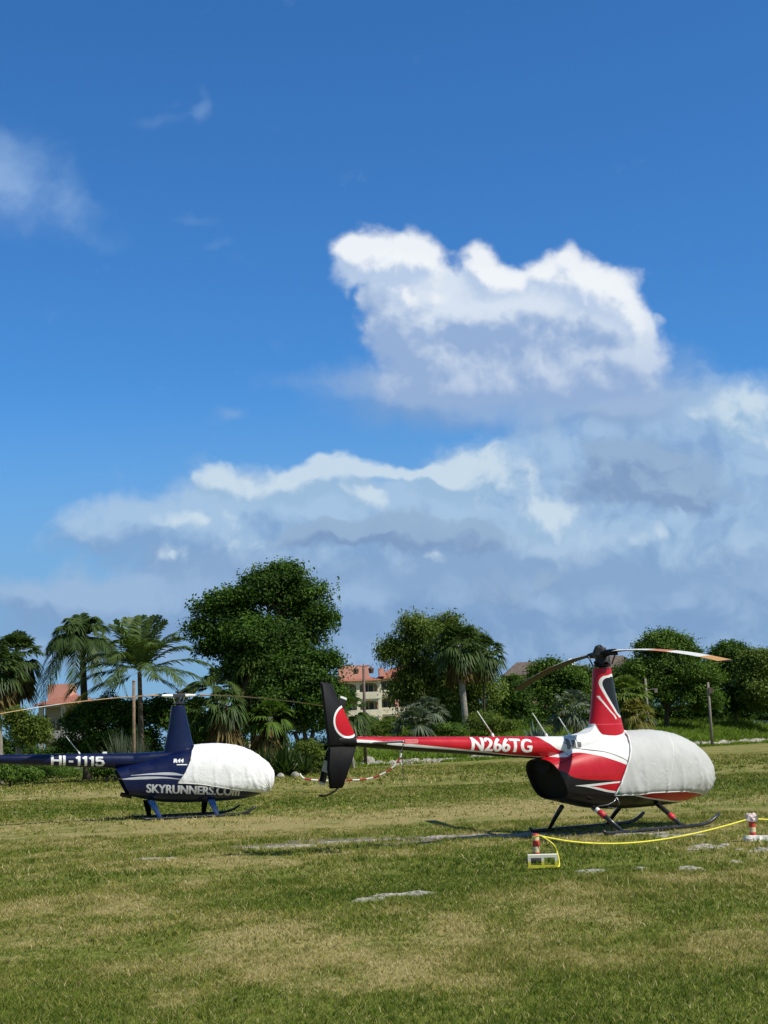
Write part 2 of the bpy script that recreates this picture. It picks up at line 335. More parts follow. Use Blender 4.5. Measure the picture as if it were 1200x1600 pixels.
def grassmat():
    m, t, b = mat('grass_blade'); v = t.new('ShaderNodeAttribute', attribute_name='v').outputs['Fac']
    cr = t.new('ShaderNodeValToRGB'); t.l.new(v, cr.inputs[0]); e = cr.color_ramp.elements
    e[0].position = 0; e[0].color = (.068, .118, .012, 1); e[1].position = 1; e[1].color = (.60, .51, .27, 1)
    for p_, c_ in ((.30, (.15, .20, .024, 1)), (.52, (.24, .24, .046, 1)), (.72, (.36, .305, .10, 1))):
        q = e.new(p_); q.color = c_
    t.set(b.inputs['Base Color'], cr.outputs[0]); b.inputs['Roughness'].default_value = .7; b.inputs['Specular IOR Level'].default_value = .1
    tr = t.new('ShaderNodeBsdfTranslucent'); t.set(tr.inputs[0], cr.outputs[0]); mx = t.new('ShaderNodeMixShader'); mx.inputs[0].default_value = .3
    t.l.new(b.outputs[0], mx.inputs[1]); t.l.new(tr.outputs[0], mx.inputs[2]); t.l.new(mx.outputs[0], t.n['Material Output'].inputs[0]); return m
def build_grass():
    rs = np.random.RandomState(5); VV = []; FF = []; AA = []; off = 0
    for (y0, y1, dens, hh, ww) in ((7.5, 13, 2900, .036, .0055), (13, 20, 1400, .040, .008), (20, 32, 480, .048, .012), (32, 60, 130, .06, .022), (60, 112, 26, .09, .05)):
        ar = 0; n = int(dens*(y1-y0)*((y0+y1)/2*.56+3))
        y = y0+(y1-y0)*np.sqrt(rs.rand(n)) if y0 > 30 else y0+(y1-y0)*rs.rand(n)**.8
        x = (rs.rand(n)*2-1)*(y*.275+1.6)
        # tufts: pull blades together
        k = rs.rand(n) < .55; cl = max(1, n//14); idx = rs.randint(0, cl, n)
        cx = x[:cl][idx] if cl < n else x; cy = y[:cl][idx]
        x = np.where(k, cx+rs.randn(n)*hh*.8, x); y = np.where(k, cy+rs.randn(n)*hh*.8, y)
        d, s, l = masks(x, y)
        keep = (rs.rand(n) > .93*s) & (rs.rand(n) > .97*l) & (y > 7)
        tall = .55+1.1*fbm(x*1.1+8, y*.8, 3)
        v = np.clip(d*.85+rs.randn(n)*.22-.02, 0, 1); v = np.where(rs.rand(n) < .12, rs.rand(n)*.5+.5, v)
        h = hh*tall*(.5+rs.rand(n)*.9)*np.where(d > .6, .85, 1.1)
        x, y, v, h = x[keep], y[keep], v[keep], h[keep]
        V, F, a = blades(rs, x, y, h, ww*(.6+rs.rand(len(x))*.8), .3+rs.rand(len(x))*1.3, '', None, v)
        VV.append(V); FF.append(F+off); AA.append(a); off += len(V)
    o = new_mesh('grass', np.concatenate(VV), np.concatenate(FF), grassmat(), None, False, np.concatenate(AA))
    tag(o, 'short green and straw coloured grass covering the airfield', 'grass', kind='stuff')
build_grass()
# ------------------------------------------------------------------ vegetation
RS = np.random.RandomState(42)
LM = {'dark': leafmat('leaf_dark', (.018, .045, .008), (.10, .19, .026)), 'mid': leafmat('leaf_mid', (.034, .075, .012), (.16, .26, .040)),
      'olive': leafmat('leaf_olive', (.050, .085, .014), (.21, .28, .055)), 'lime': leafmat('leaf_lime', (.05, .085, .012), (.20, .26, .05), .4),
      'palm': leafmat('palm_frond', (.018, .040, .012), (.11, .17, .048), .25, .35), 'coco': leafmat('coconut_frond', (.024, .050, .014), (.14, .20, .055), .3, .35),
      'dead': leafmat('dead_frond', (.07, .05, .02), (.26, .20, .08), .25, .8), 'agave': leafmat('agave_leaf', (.04, .075, .06), (.15, .22, .19), .1, .45),
      'grey': leafmat('grey_frond', (.04, .06, .04), (.22, .26, .18), .25, .5), 'yel': leafmat('yellow_frond', (.14, .13, .03), (.34, .32, .10), .35, .5)}
bark = simple('bark', (.11, .085, .06), .9, 0, .35, 3, bump=.8); barkg = simple('grey_bark', (.24, .22, .19), .9, 0, .25, 3, bump=.5); barkd = simple('dark_bark', (.045, .035, .025), .9, 0, .3, 3, bump=.5)
def unit(n):
    v = RS.randn(n, 3); return v/np.linalg.norm(v, axis=1, keepdims=True)
def leaves_at(c, nrm, size, val, aspect=.55, droop=0.):
    """one folded leaf (two triangles) for every centre"""
    n = len(c); t = unit(n); t[:, 2] -= droop; t = t-(t*nrm).sum(1, keepdims=True)*nrm; t /= np.linalg.norm(t, axis=1, keepdims=True)+1e-9
    b = np.cross(nrm, t); s = size[:, None]
    V = np.stack([c-t*s*.5, c+b*s*aspect*.5+nrm*s*.08, c+t*s*.5, c-b*s*aspect*.5+nrm*s*.08], 1).reshape(-1, 3)
    i = np.arange(n)*4; F = np.concatenate([np.stack([i, i+1, i+2], 1), np.stack([i, i+2, i+3], 1)])
    return V, F, np.repeat(val, 4)
def crown(name, lobes, m, parent, clumps=260, per=45, leaf=.32, spread=.55, droop=0., inner=.25, aspect=.55):
    """lobes: (centre, radii) ellipsoids. Leaf clumps sit on and inside their surfaces"""
    leaf *= .66; per = int(per*1.7); clumps = int(clumps*1.15)
    L2 = []
    for c, r in lobes:
        if min(r[0], r[2]) > 1.1:
            r = np.array(r); L2.append((c, tuple(r*.93)))
            for d in unit(7):
                d[2] = abs(d[2])*.9-.2; L2.append((np.array(c)+d*r*.78, tuple(r*(.26+.2*RS.rand()))))
        else: L2.append((c, r))
    lobes = L2
    w_ = np.array([r[0]*r[1]+r[0]*r[2]+r[1]*r[2] for _, r in lobes]); w_ = w_/w_.sum(); k = RS.choice(len(lobes), clumps, p=w_)
    C = np.array([l[0] for l in lobes])[k]; Rr = np.array([l[1] for l in lobes])[k]
    d = unit(clumps); d[:, 2] = np.where(d[:, 2] < -.5, -d[:, 2], d[:, 2])
    q = np.where(RS.rand(clumps) < inner, RS.rand(clumps)*.75, .74+RS.rand(clumps)*.26)
    cc = C+d*Rr*q[:, None]
    out = d/np.maximum(Rr, .1); out /= np.linalg.norm(out, axis=1, keepdims=True)
    cv = np.clip(.42+RS.randn(clumps)*.20, .05, .9)
    cs = spread*(.55+RS.rand(clumps)*.9)
    n = clumps*per; j = np.repeat(np.arange(clumps), per)
    g = np.clip(RS.randn(n, 3), -1.7, 1.7)*np.array([1, 1, .62]); p_ = cc[j]+g*cs[j][:, None]*.55
    if droop: p_[:, 2] -= np.abs(RS.randn(n))*droop
    nr = out[j]*.8+unit(n)*.9+np.array([0, 0, .45]); nr /= np.linalg.norm(nr, axis=1, keepdims=True)
    v = np.clip(cv[j]+RS.randn(n)*.16, 0, 1)
    V, F, a = leaves_at(p_, nr, leaf*(.6+RS.rand(n)*.8), v, aspect, droop*1.5)
    return new_mesh(name, V, F, m, parent, False, a)
def limb(mb, a, b, r0, r1, sag=.3, n=7):
    a = np.array(a, float); b = np.array(b, float); L = np.linalg.norm(b-a); off = RS.randn(3)*.06*L; P_ = []
    for i in range(n):
        t = i/(n-1); P_.append(a+(b-a)*t+off*math.sin(math.pi*t)+np.array([0, 0, sag*math.sin(math.pi*t)*.2*L*.2]))
    mb.tube(P_, [r0+(r1-r0)*i/(n-1) for i in range(n)], 7)
def tree(name, Y, base, lobes_px, m, label, cat='tree', group=None, trunk=.28, clumps=260, per=45, leaf=.32, spread=.55, droop=0., depth=.85, tm=None, inner=.25, lean=0, aspect=.55, stems=1):
    """base: pixel of the trunk foot, lobes_px: (x, y, rx, ry[, dY])"""
    s = Y/FPX; b = P(base[0], base[1], Y); b[2] = float(gz(b[0], b[1])); root = empty(name, b)
    L = []
    for q in lobes_px:
        dY = q[4] if len(q) > 4 else 0.
        c = P(q[0], q[1], Y+dY)-b; L.append((c, (q[2]*s, max(q[2], q[3])*s*depth, q[3]*s)))
    crown('crown', L, LM[m], root, clumps, per, leaf, spread, droop, inner, aspect)
    mb = MB(); top = max(l[0][2] for l in L); low = min(l[0][2]-l[1][2]*.4 for l in L); fork = np.array([0, 0, max(.4, min(low, top*.45))])
    big = max(L, key=lambda l: l[1][0]*l[1][2])[0]
    fork[:2] += big[:2]*.25
    for k in range(stems):
        o = np.array([(k-(stems-1)/2)*trunk*1.6, 0, 0]); limb(mb, o+np.array([0, 0, -.3]), fork+o*2, trunk, trunk*.7)
        if k == 0:
            mb.tube([o+np.array([0, 0, -.3]), o+np.array([0, 0, .5])], [trunk*1.45, trunk*1.02], 9)
    for l in L:
        limb(mb, fork, l[0], trunk*.5, trunk*.12)
        for _ in range(2): limb(mb, fork+(l[0]-fork)*.6, l[0]+unit(1)[0]*np.array(l[1])*.75, trunk*.22, .03)
    mb.build('trunk', tm or bark, root, True)
    return tag(root, label, cat, group)
def bush(name, Y, lobes_px, m, label, cat='bush', group=None, **k):
    x = np.mean([q[0] for q in lobes_px]); y = max(q[1]+q[3] for q in lobes_px)
    k.setdefault('trunk', .06); return tree(name, Y, (x, y), lobes_px, m, label, cat, group, **k)
def strips(pts_list, wid, val, fold=0.):
    """pts_list (n,k,3) polylines turned into thin ribbons, wid (k,) half widths; side vectors given"""
    P_, Sd = pts_list; n, k, _ = P_.shape; A = P_-Sd*wid[None, :, None]; B_ = P_+Sd*wid[None, :, None]
    V = np.stack([A, B_], 2).reshape(n, k*2, 3); F = []
    base = np.arange(n)*(k*2)
    for i in range(k-1): F.append(np.stack([base+2*i, base+2*i+1, base+2*i+3, base+2*i+2], 1))
    return V.reshape(-1, 3), np.concatenate(F), np.repeat(val, k*2)
class Acc:
    def __init__(s): s.V = []; s.F = []; s.A = []; s.n = 0
    def add(s, V, F, A): s.V.append(V); s.F.append(F+s.n); s.A.append(A); s.n += len(V)
    def build(s, name, m, parent): return new_mesh(name, np.concatenate(s.V), np.concatenate(s.F), m, parent, False, np.concatenate(s.A))
def feather_frond(acc, o, az, el, L, sag, leaf=.55, n=40, wid=.055, curl=0., hang=.6, v0=.5):
    """a feather palm frond: arching rib with hanging leaflets both sides"""
    t = np.linspace(0, 1, n); h = np.array([math.cos(az), math.sin(az), 0]); side = np.array([-math.sin(az), math.cos(az), 0])
    rib = o+np.outer(t*L*(1-.15*t*t), h*math.cos(el))+np.outer(t*L*math.sin(el)-sag*L*t**2.2, [0, 0, 1.])+np.outer(curl*L*t**2, side)
    tan = np.gradient(rib, axis=0); tan /= np.linalg.norm(tan, axis=1, keepdims=True)
    up = np.cross(tan, side); up = np.where(up[:, 2:3] < 0, -up, up)
    k = 4; u = np.linspace(0, 1, k)
    for s in (1, -1):
        m_ = t > .12; tt = t[m_]; ll = leaf*np.sin(np.clip((tt-.05)/.97, 0, 1)*math.pi)**.45*(.85+RS.rand(len(tt))*.3); o_ = rib[m_]; tg = tan[m_]; uu = up[m_]
        dr = s*side[None]*.8+tg*.75+uu*.25+RS.randn(len(tt), 3)*.10; dr /= np.linalg.norm(dr, axis=1, keepdims=True)
        Pq = o_[:, None]+dr[:, None]*(ll[:, None]*u[None])[..., None]; Pq[..., 2] -= (hang*ll[:, None]*u[None]**1.8)
        sd = np.repeat(tg[:, None], k, 1); V, F, A = strips((Pq, sd), wid*np.array([.5, 1, .8, .08]), np.clip(v0+RS.randn(len(tt))*.14, 0, 1)); acc.add(V, F, A)
    sd = np.repeat(side[None, None], 1, 0)*np.ones((1, n, 1)); V, F, A = strips((rib[None], sd), .035*(1-t*.8), np.array([min(1, v0+.35)])); acc.add(V, F, A)
def fan_leaf(acc, o, d, pet, rad, v0, n=13, fall=.5, spread=2.6):
    d = d/np.linalg.norm(d); c = o+d*pet; c[2] -= .12*pet
    side = np.cross(d, [0, 0, 1.]); side /= np.linalg.norm(side)+1e-9; nu = np.cross(side, d)
    a = np.linspace(-spread/2, spread/2, n)+RS.randn(n)*.05; k = 4; u = np.linspace(0, 1, k)
    dr = np.outer(np.cos(a), d)+np.outer(np.sin(a), side)+RS.randn(n, 3)*.05+nu*.12
    L = rad*(.8+.25*np.cos(a*.6))*(.9+RS.rand(n)*.2)
    Pq = c[None, None]+dr[:, None]*(L[:, None]*u[None])[..., None]; Pq[..., 2] -= fall*L[:, None]*u[None]**2.2
    sdv = np.cross(dr, nu[None]); sdv /= np.linalg.norm(sdv, axis=1, keepdims=True)+1e-9
    V, F, A = strips((Pq, np.repeat(sdv[:, None], k, 1)), rad*.085*np.array([.25, 1, .75, .08]), np.clip(v0+RS.randn(n)*.10, 0, 1)); acc.add(V, F, A)
    V, F, A = strips((np.stack([o, (o+c)/2, c])[None], np.repeat(side[None, None], 3, 1)), np.array([.03, .025, .02]), np.array([.8])); acc.add(V, F, A)
def palm_trunk(parent, foot, top, r0, r1, m, bend=.0):
    P_ = []; n = 12
    for i in range(n):
        t = i/(n-1); P_.append(np.array(foot)+(np.array(top)-np.array(foot))*t+np.array([bend*math.sin(math.pi*t), 0, 0]))
    r = [r0*(1.35 if i == 0 else 1)+(r1-r0)*i/(n-1) for i in range(n)]
    mb = MB(); mb.tube(P_, r, 10); return mb.build('trunk', m, parent, True)
def fan_palm(Y, base, top, label, rad=1.0, nl=34, pet=1.3, m='palm', skirt=40, group=None, tm=None, tr=.2, skl=1.6, cat='palm tree', v0=.45, fall=.5, elmin=-.7, trunk=True):
    b = P(base[0], base[1], Y); zc = P(top[0], top[1], Y); b[2] = float(gz(b[0], b[1])); root = empty('fan_palm', b); t = zc-b; acc = Acc()
    for i in range(nl):
        az = i*2.399+RS.rand()*.5; el = elmin+(1.45-elmin)*((i+.5)/nl)**.9+RS.randn()*.08
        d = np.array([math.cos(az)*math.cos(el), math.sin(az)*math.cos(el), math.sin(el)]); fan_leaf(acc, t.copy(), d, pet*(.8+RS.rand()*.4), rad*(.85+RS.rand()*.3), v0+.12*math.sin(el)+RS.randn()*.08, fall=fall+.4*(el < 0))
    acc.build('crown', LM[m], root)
    if skirt:
        a2 = Acc()
        for i in range(skirt):
            az = RS.rand()*6.28; q = t.copy(); q[2] -= RS.rand()*skl*.5; d = np.array([math.cos(az)*.45, math.sin(az)*.45, -.9]); fan_leaf(a2, q, d, pet*.35, skl*.55*(.7+RS.rand()*.5), RS.rand()*.8, n=8, fall=.3, spread=1.2)
        a2.build('dead_frond_skirt', LM['dead'], root)
    if trunk: palm_trunk(root, (0, 0, -.3), t, tr*1.15, tr*.85, tm or barkg)
    return tag(root, label, cat, group)
def feather_palm(Y, base, top, fronds, label, m='coco', L=3.2, tr=.17, tm=None, leaf=.6, group=None, bend=0., hang=.6, trunk=True, cat='palm tree', yellow=()):
    b = P(base[0], base[1], Y); zc = P(top[0], top[1], Y); b[2] = float(gz(b[0], b[1])); root = empty('feather_palm', b); t = zc-b; acc = Acc(); ay = Acc()
    for i, (az, el, k, sag) in enumerate(fronds):
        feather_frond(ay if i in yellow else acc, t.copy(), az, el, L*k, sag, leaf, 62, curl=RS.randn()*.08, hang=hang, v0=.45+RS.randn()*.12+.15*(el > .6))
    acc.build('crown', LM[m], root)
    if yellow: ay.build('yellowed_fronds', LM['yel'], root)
    if trunk: palm_trunk(root, (0, 0, -.3), t, tr*1.2, tr*.8, tm or barkg, bend)
    return tag(root, label, cat, group)
def rosette(Y, base, L, n, label, m='agave', w_=.09, cat='plant', elr=(.15, 1.45), group=None, name='agave'):
    b = P(base[0], base[1], Y); b[2] = float(gz(b[0], b[1])); root = empty(name, b); acc = Acc(); k = 5; u = np.linspace(0, 1, k)
    az = RS.rand(n)*6.28; el = elr[0]+(elr[1]-elr[0])*RS.rand(n)**.8; d = np.stack([np.cos(az)*np.cos(el), np.sin(az)*np.cos(el), np.sin(el)], 1); LL = L*(.75+RS.rand(n)*.35)
    Pq = d[:, None]*(LL[:, None]*u[None])[..., None]+np.array([0, 0, .1]); Pq[..., 2] -= .12*LL[:, None]*u[None]**2*np.cos(el)[:, None]
    sd = np.stack([-np.sin(az), np.cos(az), 0*az], 1)
    V, F, A = strips((Pq, np.repeat(sd[:, None], k, 1)), w_*np.array([.8, 1, .9, .6, .05]), np.clip(.4+RS.randn(n)*.2, 0, 1)); acc.add(V, F, A)
    acc.build('leaves', LM[m], root); mb = MB(); mb.tube([(0, 0, -.2), (0, 0, .35)], [.14, .09], 8); mb.build('stem', bark, root, True)
    return tag(root, label, cat, group)
TG = 'palms behind the blue helicopter'
# ---- left: palms
fan_palm(104, (2, 1200), (-6, 1042), 'shaggy fan palm at the left edge of the picture', rad=1.05, nl=70, pet=1.15, skirt=60, skl=2.8, group=TG, tr=.22, m='palm')
fan_palm(108, (30, 1195), (26, 1020), 'fan palm with hanging dead fronds, just right of the one at the left edge', rad=1.0, nl=70, pet=1.1, skirt=70, skl=3.0, group=TG, m='palm')
feather_palm(106, (137, 1215), (128, 1000), [(a*6.283/34+RS.rand()*.3, e, .95, s) for a, e, s in [(i*9, (1.25, .6, .95, .3)[i % 4], (.55, .8, .65, .75)[i % 4]) for i in range(34)]]+[(0.1, -.05, 1.0, 1.1), (3.1, -.1, 1.1, 1.1), (2.7, .2, 1.1, 1.3), (3.5, .4, 1.1, 1.3), (4.7, 0, .9, 1.1), (4.2, .3, 1, 1.3), (5.3, .3, 1, 1.2), (1.6, 1.3, .9, .4)],
             'tall dark palm with drooping bushy fronds between the pink roof and the coconut palm', m='palm', L=3.7, leaf=1.0, hang=.55, tm=barkd, tr=.26, group=TG)
feather_palm(98, (222, 1210), (218, 1050), [(.35, 1.22, 1.0, .22), (0.9, 1.28, 1.05, .25), (2.3, 1.25, 1.0, .22), (2.75, 1.1, 1.05, .28), (3.3, .95, 1.1, .35), (3.0, .70, 1.1, .5), (3.5, .45, 1.1, .5), (3.1, .2, 1.15, .45), (5.9, .85, 1.05, .35), (.15, .75, 1.05, .4), (.1, .40, 1.2, .35), (6.2, .15, 1.2, .38), (.4, 1.0, 1.0, .35), (1.5, 1.4, .95, .2), (4.6, 1.1, 1.0, .5), (3.14, -.15, 1.15, .30), (4.1, .8, 1.0, .6), (5.3, 1.0, 1.0, .5), (1.2, .9, 1.0, .4), (2.2, .8, 1.0, .5), (5., .5, .9, .6), (4.4, .4, .9, .6), (5.6, .3, 1.0, .5), (6.1, 1.15, 1.0, .25), (3.6, 1.2, 1.0, .25), (2.9, -.3, .9, .4), (.2, -.25, .9, .4)],
             'coconut palm with long arching fronds beside the round-crowned tree', m='coco', L=5.0, leaf=1.15, hang=.42, group=TG, yellow=(15,), tm=bark)
feather_palm(100, (345, 1205), (335, 1075), [(2.9, .35, 1.0, .5), (3.3, .1, .9, .5), (2.5, .6, 1, .6), (3.9, .4, 1, .7), (.2, .3, 1, .6), (5., .3, .9, .8), (1.5, 1.2, .9, .5), (.9, .8, 1, .6), (4.5, .9, .9, .7), (5.7, .6, 1., .8)],
             'coconut palm half hidden under the left side of the round-crowned tree', m='coco', L=3.4, leaf=.75, group=TG)
# the big round tree
tree('broadleaf_tree', 103, (450, 1208), [(415, 940, 62, 52), (355, 955, 48, 42, 1), (470, 950, 52, 50, 1), (330, 990, 36, 36), (488, 975, 36, 34), (410, 1000, 95, 40, -.5), (430, 1040, 80, 36, -1), (395, 1050, 60, 30, 0), (430, 905, 48, 26, 0), (380, 1010, 60, 34, 1), (470, 1000, 40, 26, 1), (345, 1015, 36, 26, 1)], 'dark',
     'largest tree, dark green with a round crown, rising behind the two helicopters', trunk=.38, clumps=1050, per=46, leaf=.34, spread=.8, inner=.35)
tree('broadleaf_tree', 99, (478, 1208), [(470, 1075, 55, 48), (508, 1040, 30, 26), (500, 1100, 40, 45), (430, 1100, 45, 50), (455, 1040, 34, 18), (400, 1130, 36, 30, 1), (480, 1130, 45, 30, 1)], 'dark',
     'dense bushy tree under and right of the round-crowned tree, behind the black tail fin', trunk=.2, clumps=520, per=44, leaf=.32, spread=.7, stems=3, inner=.35)
fan_palm(100.5, (398, 1208), (392, 1040), 'fan palm with yellowish hanging skirt inside the round-crowned tree', rad=.9, nl=22, pet=.8, skirt=40, skl=3.6, m='olive', tm=barkg, fall=.9)
fan_palm(96, (352, 1208), (352, 1100), 'smaller fan palm with brown skirt left below the round-crowned tree', rad=.85, nl=36, pet=.8, skirt=36, skl=2.6, m='palm', fall=.8)
fan_palm(98, (322, 1206), (312, 1115), 'low palm directly behind the mast of the blue helicopter', rad=.9, nl=36, pet=.9, skirt=20, skl=2., m='palm')
fan_palm(97, (420, 1206), (422, 1120), 'young fan palm with yellow skirt above the nose of the blue helicopter', rad=.9, nl=20, pet=.9, skirt=50, skl=3., m='mid')
BG = 'bushes along the far edge of the field'
bush('shrub', 96, [(50, 1150, 26, 30), (28, 1128, 18, 20), (58, 1142, 14, 20)], 'lime', 'yellow-green shrub in front of the pink roofed building', group=BG, clumps=160, per=34, leaf=.26, spread=.5)
bush('shrub', 100, [(130, 1130, 30, 36), (170, 1120, 40, 36), (220, 1130, 34, 40), (255, 1125, 26, 44), (190, 1165, 70, 34), (110, 1170, 22, 30)], 'dark', 'wide dark hedge under the coconut palm', group=BG, clumps=520, per=38, leaf=.3, spread=.55, inner=.4)
bush('shrub', 98, [(290, 1135, 34, 40), (330, 1150, 40, 40), (300, 1180, 40, 22)], 'mid', 'green shrub behind the mast of the blue helicopter', group=BG, clumps=240, per=36, leaf=.28)
bush('shrub', 90, [(12, 1212, 28, 14), (45, 1214, 22, 11), (-10, 1206, 20, 18)], 'mid', 'low bush below the tail boom at the left edge', group=BG, clumps=150, per=34, leaf=.22, spread=.4)
bush('shrub', 92, [(158, 1206, 18, 16), (176, 1200, 14, 14)], 'dark', 'small dark bush under the boom of the blue helicopter', group=BG, clumps=70, per=34, leaf=.22, spread=.4)
bush('shrub', 112, [(90, 1210, 50, 8), (40, 1204, 40, 8)], 'mid', 'low weeds on the lawn behind the tail boom of the blue helicopter', group=BG, clumps=140, per=30, leaf=.22, spread=.5)
rosette(95, (188, 1195), 3.2, 150, 'clump of tall grey-green reeds left of the blue mast', 'grey', .03, 'reeds', (.8, 1.5), name='reed_clump')
rosette(95, (212, 1195), 2.9, 130, 'reed clump touching the thin brown pole', 'grey', .03, 'reeds', (.8, 1.5), name='reed_clump')
YG = 'spiky plants between the two helicopters'
for k, (x, y, L, n, lab) in enumerate(((412, 1208, 2.2, 60, 'spiky yucca right beside the nose of the blue helicopter'), (432, 1212, 1.8, 50, 'second yucca to the right of the blue helicopter nose'), (452, 1212, 1.9, 55, 'yucca in the middle of the row between the helicopters'), (476, 1214, 1.6, 50, 'yucca nearest the left of the black tail fin'), (442, 1190, 2.4, 60, 'tallest yucca, behind the row between the helicopters'))):
    rosette(90, (x, y), L, n, lab, 'palm', .06, 'yucca', (.0, 1.4), YG, 'yucca')
bush('shrub', 95, [(500, 1195, 22, 20), (480, 1175, 18, 20)], 'lime', 'light green shrub just left of the black tail fin', group=BG, clumps=90, per=32, leaf=.24, spread=.4)
# ---- centre
tree('weeping_tree', 172, (668, 1148), [(655, 985, 42, 26), (700, 975, 30, 20), (690, 1000, 62, 34), (630, 1010, 34, 24), (605, 1008, 18, 12), (670, 1050, 52, 44), (735, 1020, 40, 44), (715, 1080, 50, 44), (640, 1075, 34, 34), (755, 1080, 26, 46), (690, 1115, 70, 28), (650, 965, 26, 10)], 'olive',
     'wide tree with hanging branches beside the arcaded building', trunk=.4, clumps=850, per=46, leaf=.55, spread=1.1, droop=.9, inner=.35, aspect=.38)
fan_palm(160, (730, 1148), (716, 1008), 'tall fan palm with a pale trunk in front of the weeping tree', rad=1.5, nl=70, pet=1.7, skirt=80, skl=3.2, tr=.33, m='palm', group='palms in the centre')
fan_palm(166, (757, 1130), (754, 1020), 'shorter fan palm leaning right of the pale-trunked one', rad=1.35, nl=56, pet=1.5, skirt=40, skl=2.6, tr=.13, tm=barkd, m='palm', group='palms in the centre')
fan_palm(150, (648, 1150), (648, 1130), 'low grey-green palmetto in front of the arcaded building', rad=1.3, nl=36, pet=1.2, skirt=0, m='grey', elmin=-.1, trunk=False, group='palmettos')
fan_palm(152, (672, 1150), (668, 1112), 'grey-green palmetto right behind the first one', rad=1.2, nl=30, pet=1.1, skirt=0, m='grey', elmin=-.2, tr=.12, group='palmettos')
fan_palm(118, (553, 1190), (540, 1110), 'small dark palm showing between the tail fin and the lamp post', rad=1.1, nl=26, pet=1.2, skirt=16, skl=2., m='palm', tr=.12)
BC = 'shrubs on the bank'
bush('shrub', 158, [(600, 1140, 30, 12), (560, 1142, 30, 10)], 'lime', 'bright green shrub on the bank under the arcaded building', group=BC, clumps=110, per=32, leaf=.35, spread=.7)
bush('shrub', 158, [(760, 1132, 34, 16), (790, 1138, 26, 11)], 'lime', 'bright green shrub right of the pale palm trunk', group=BC, clumps=120, per=32, leaf=.35, spread=.7)
bush('shrub', 155, [(690, 1142, 40, 10)], 'mid', 'low dark green shrub left of the pale palm trunk', group=BC, clumps=90, per=32, leaf=.35, spread=.6)
tree('broadleaf_tree', 185, (800, 1140), [(800, 1085, 24, 30), (785, 1110, 26, 24), (815, 1110, 22, 24)], 'dark', 'small dark tree left of the big agave', trunk=.2, clumps=190, per=38, leaf=.5, spread=1.)
tree('broadleaf_tree', 200, (862, 1140), [(860, 1050, 26, 20), (885, 1065, 36, 26), (845, 1075, 24, 24), (870, 1100, 46, 34), (905, 1090, 28, 30)], 'mid', 'rounded tree in front of the brown roof left of the red mast', trunk=.25, clumps=420, per=40, leaf=.55, spread=1.1)
rosette(150, (840, 1146), 3.6, 70, 'large blue-grey agave behind the boom of the red helicopter', 'agave', .17, 'agave', (.1, 1.4))
fan_palm(165, (900, 1140), (897, 1110), 'small palm in the shade left of the red mast', rad=1.6, nl=30, pet=1.6, skirt=10, m='grey', tr=.2)
fan_palm(172, (975, 1140), (978, 1085), 'yellowish palm right of the red mast', rad=1.6, nl=34, pet=1.5, skirt=30, skl=2.6, m='olive', tr=.2)
fan_palm(168, (992, 1140), (995, 1115), 'low palm with pale fronds beneath the red rotor blade', rad=1.3, nl=28, pet=1.2, skirt=6, m='yel', tr=.15, v0=.2)
tree('broadleaf_tree', 215, (975, 1140), [(970, 1070, 30, 24), (990, 1095, 26, 26), (950, 1100, 26, 26)], 'dark', 'dark tree behind the palms right of the red mast', trunk=.25, clumps=240, per=38, leaf=.55, spread=1.1)
# ---- right
tree('broadleaf_tree', 205, (1041, 1143), [(1035, 1010, 42, 24), (1060, 1025, 42, 26), (1010, 1045, 40, 26), (1045, 1055, 62, 34), (1090, 1060, 34, 34), (1025, 1085, 44, 28), (1075, 1090, 44, 26), (1040, 992, 22, 10), (1105, 1100, 24, 26, 3)], 'mid',
     'rounded tree with a visible trunk behind the cover of the red helicopter', trunk=.38, clumps=900, per=42, leaf=.5, spread=1.1, tm=barkd, inner=.3)
tree('broadleaf_tree', 222, (1010, 1140), [(1000, 1110, 24, 22), (1020, 1115, 30, 18), (1060, 1118, 30, 16), (1090, 1115, 34, 20)], 'dark', 'dark undergrowth below the rounded tree with the visible trunk', cat='bush', trunk=.1, clumps=260, per=36, leaf=.5, spread=.9)
tree('broadleaf_tree', 225, (1150, 1135), [(1140, 1025, 34, 22), (1125, 1045, 30, 28), (1150, 1060, 44, 40), (1130, 1090, 40, 34), (1165, 1100, 40, 28)], 'dark',
     'dark spreading tree at the tip of the red rotor blade', trunk=.35, clumps=620, per=40, leaf=.55, spread=1.1)
tree('broadleaf_tree', 218, (1195, 1130), [(1185, 1035, 30, 22), (1205, 1050, 36, 34), (1180, 1075, 34, 34), (1210, 1090, 40, 34), (1240, 1050, 40, 40)], 'olive',
     'lighter green tree at the right edge of the picture', trunk=.35, clumps=620, per=40, leaf=.55, spread=1.1)
tree('broadleaf_tree', 260, (930, 1130), [(925, 1060, 30, 20), (900, 1080, 30, 24), (940, 1090, 30, 30)], 'dark', 'far dark tree right behind the red mast', trunk=.3, clumps=260, per=36, leaf=.6, spread=1.2)
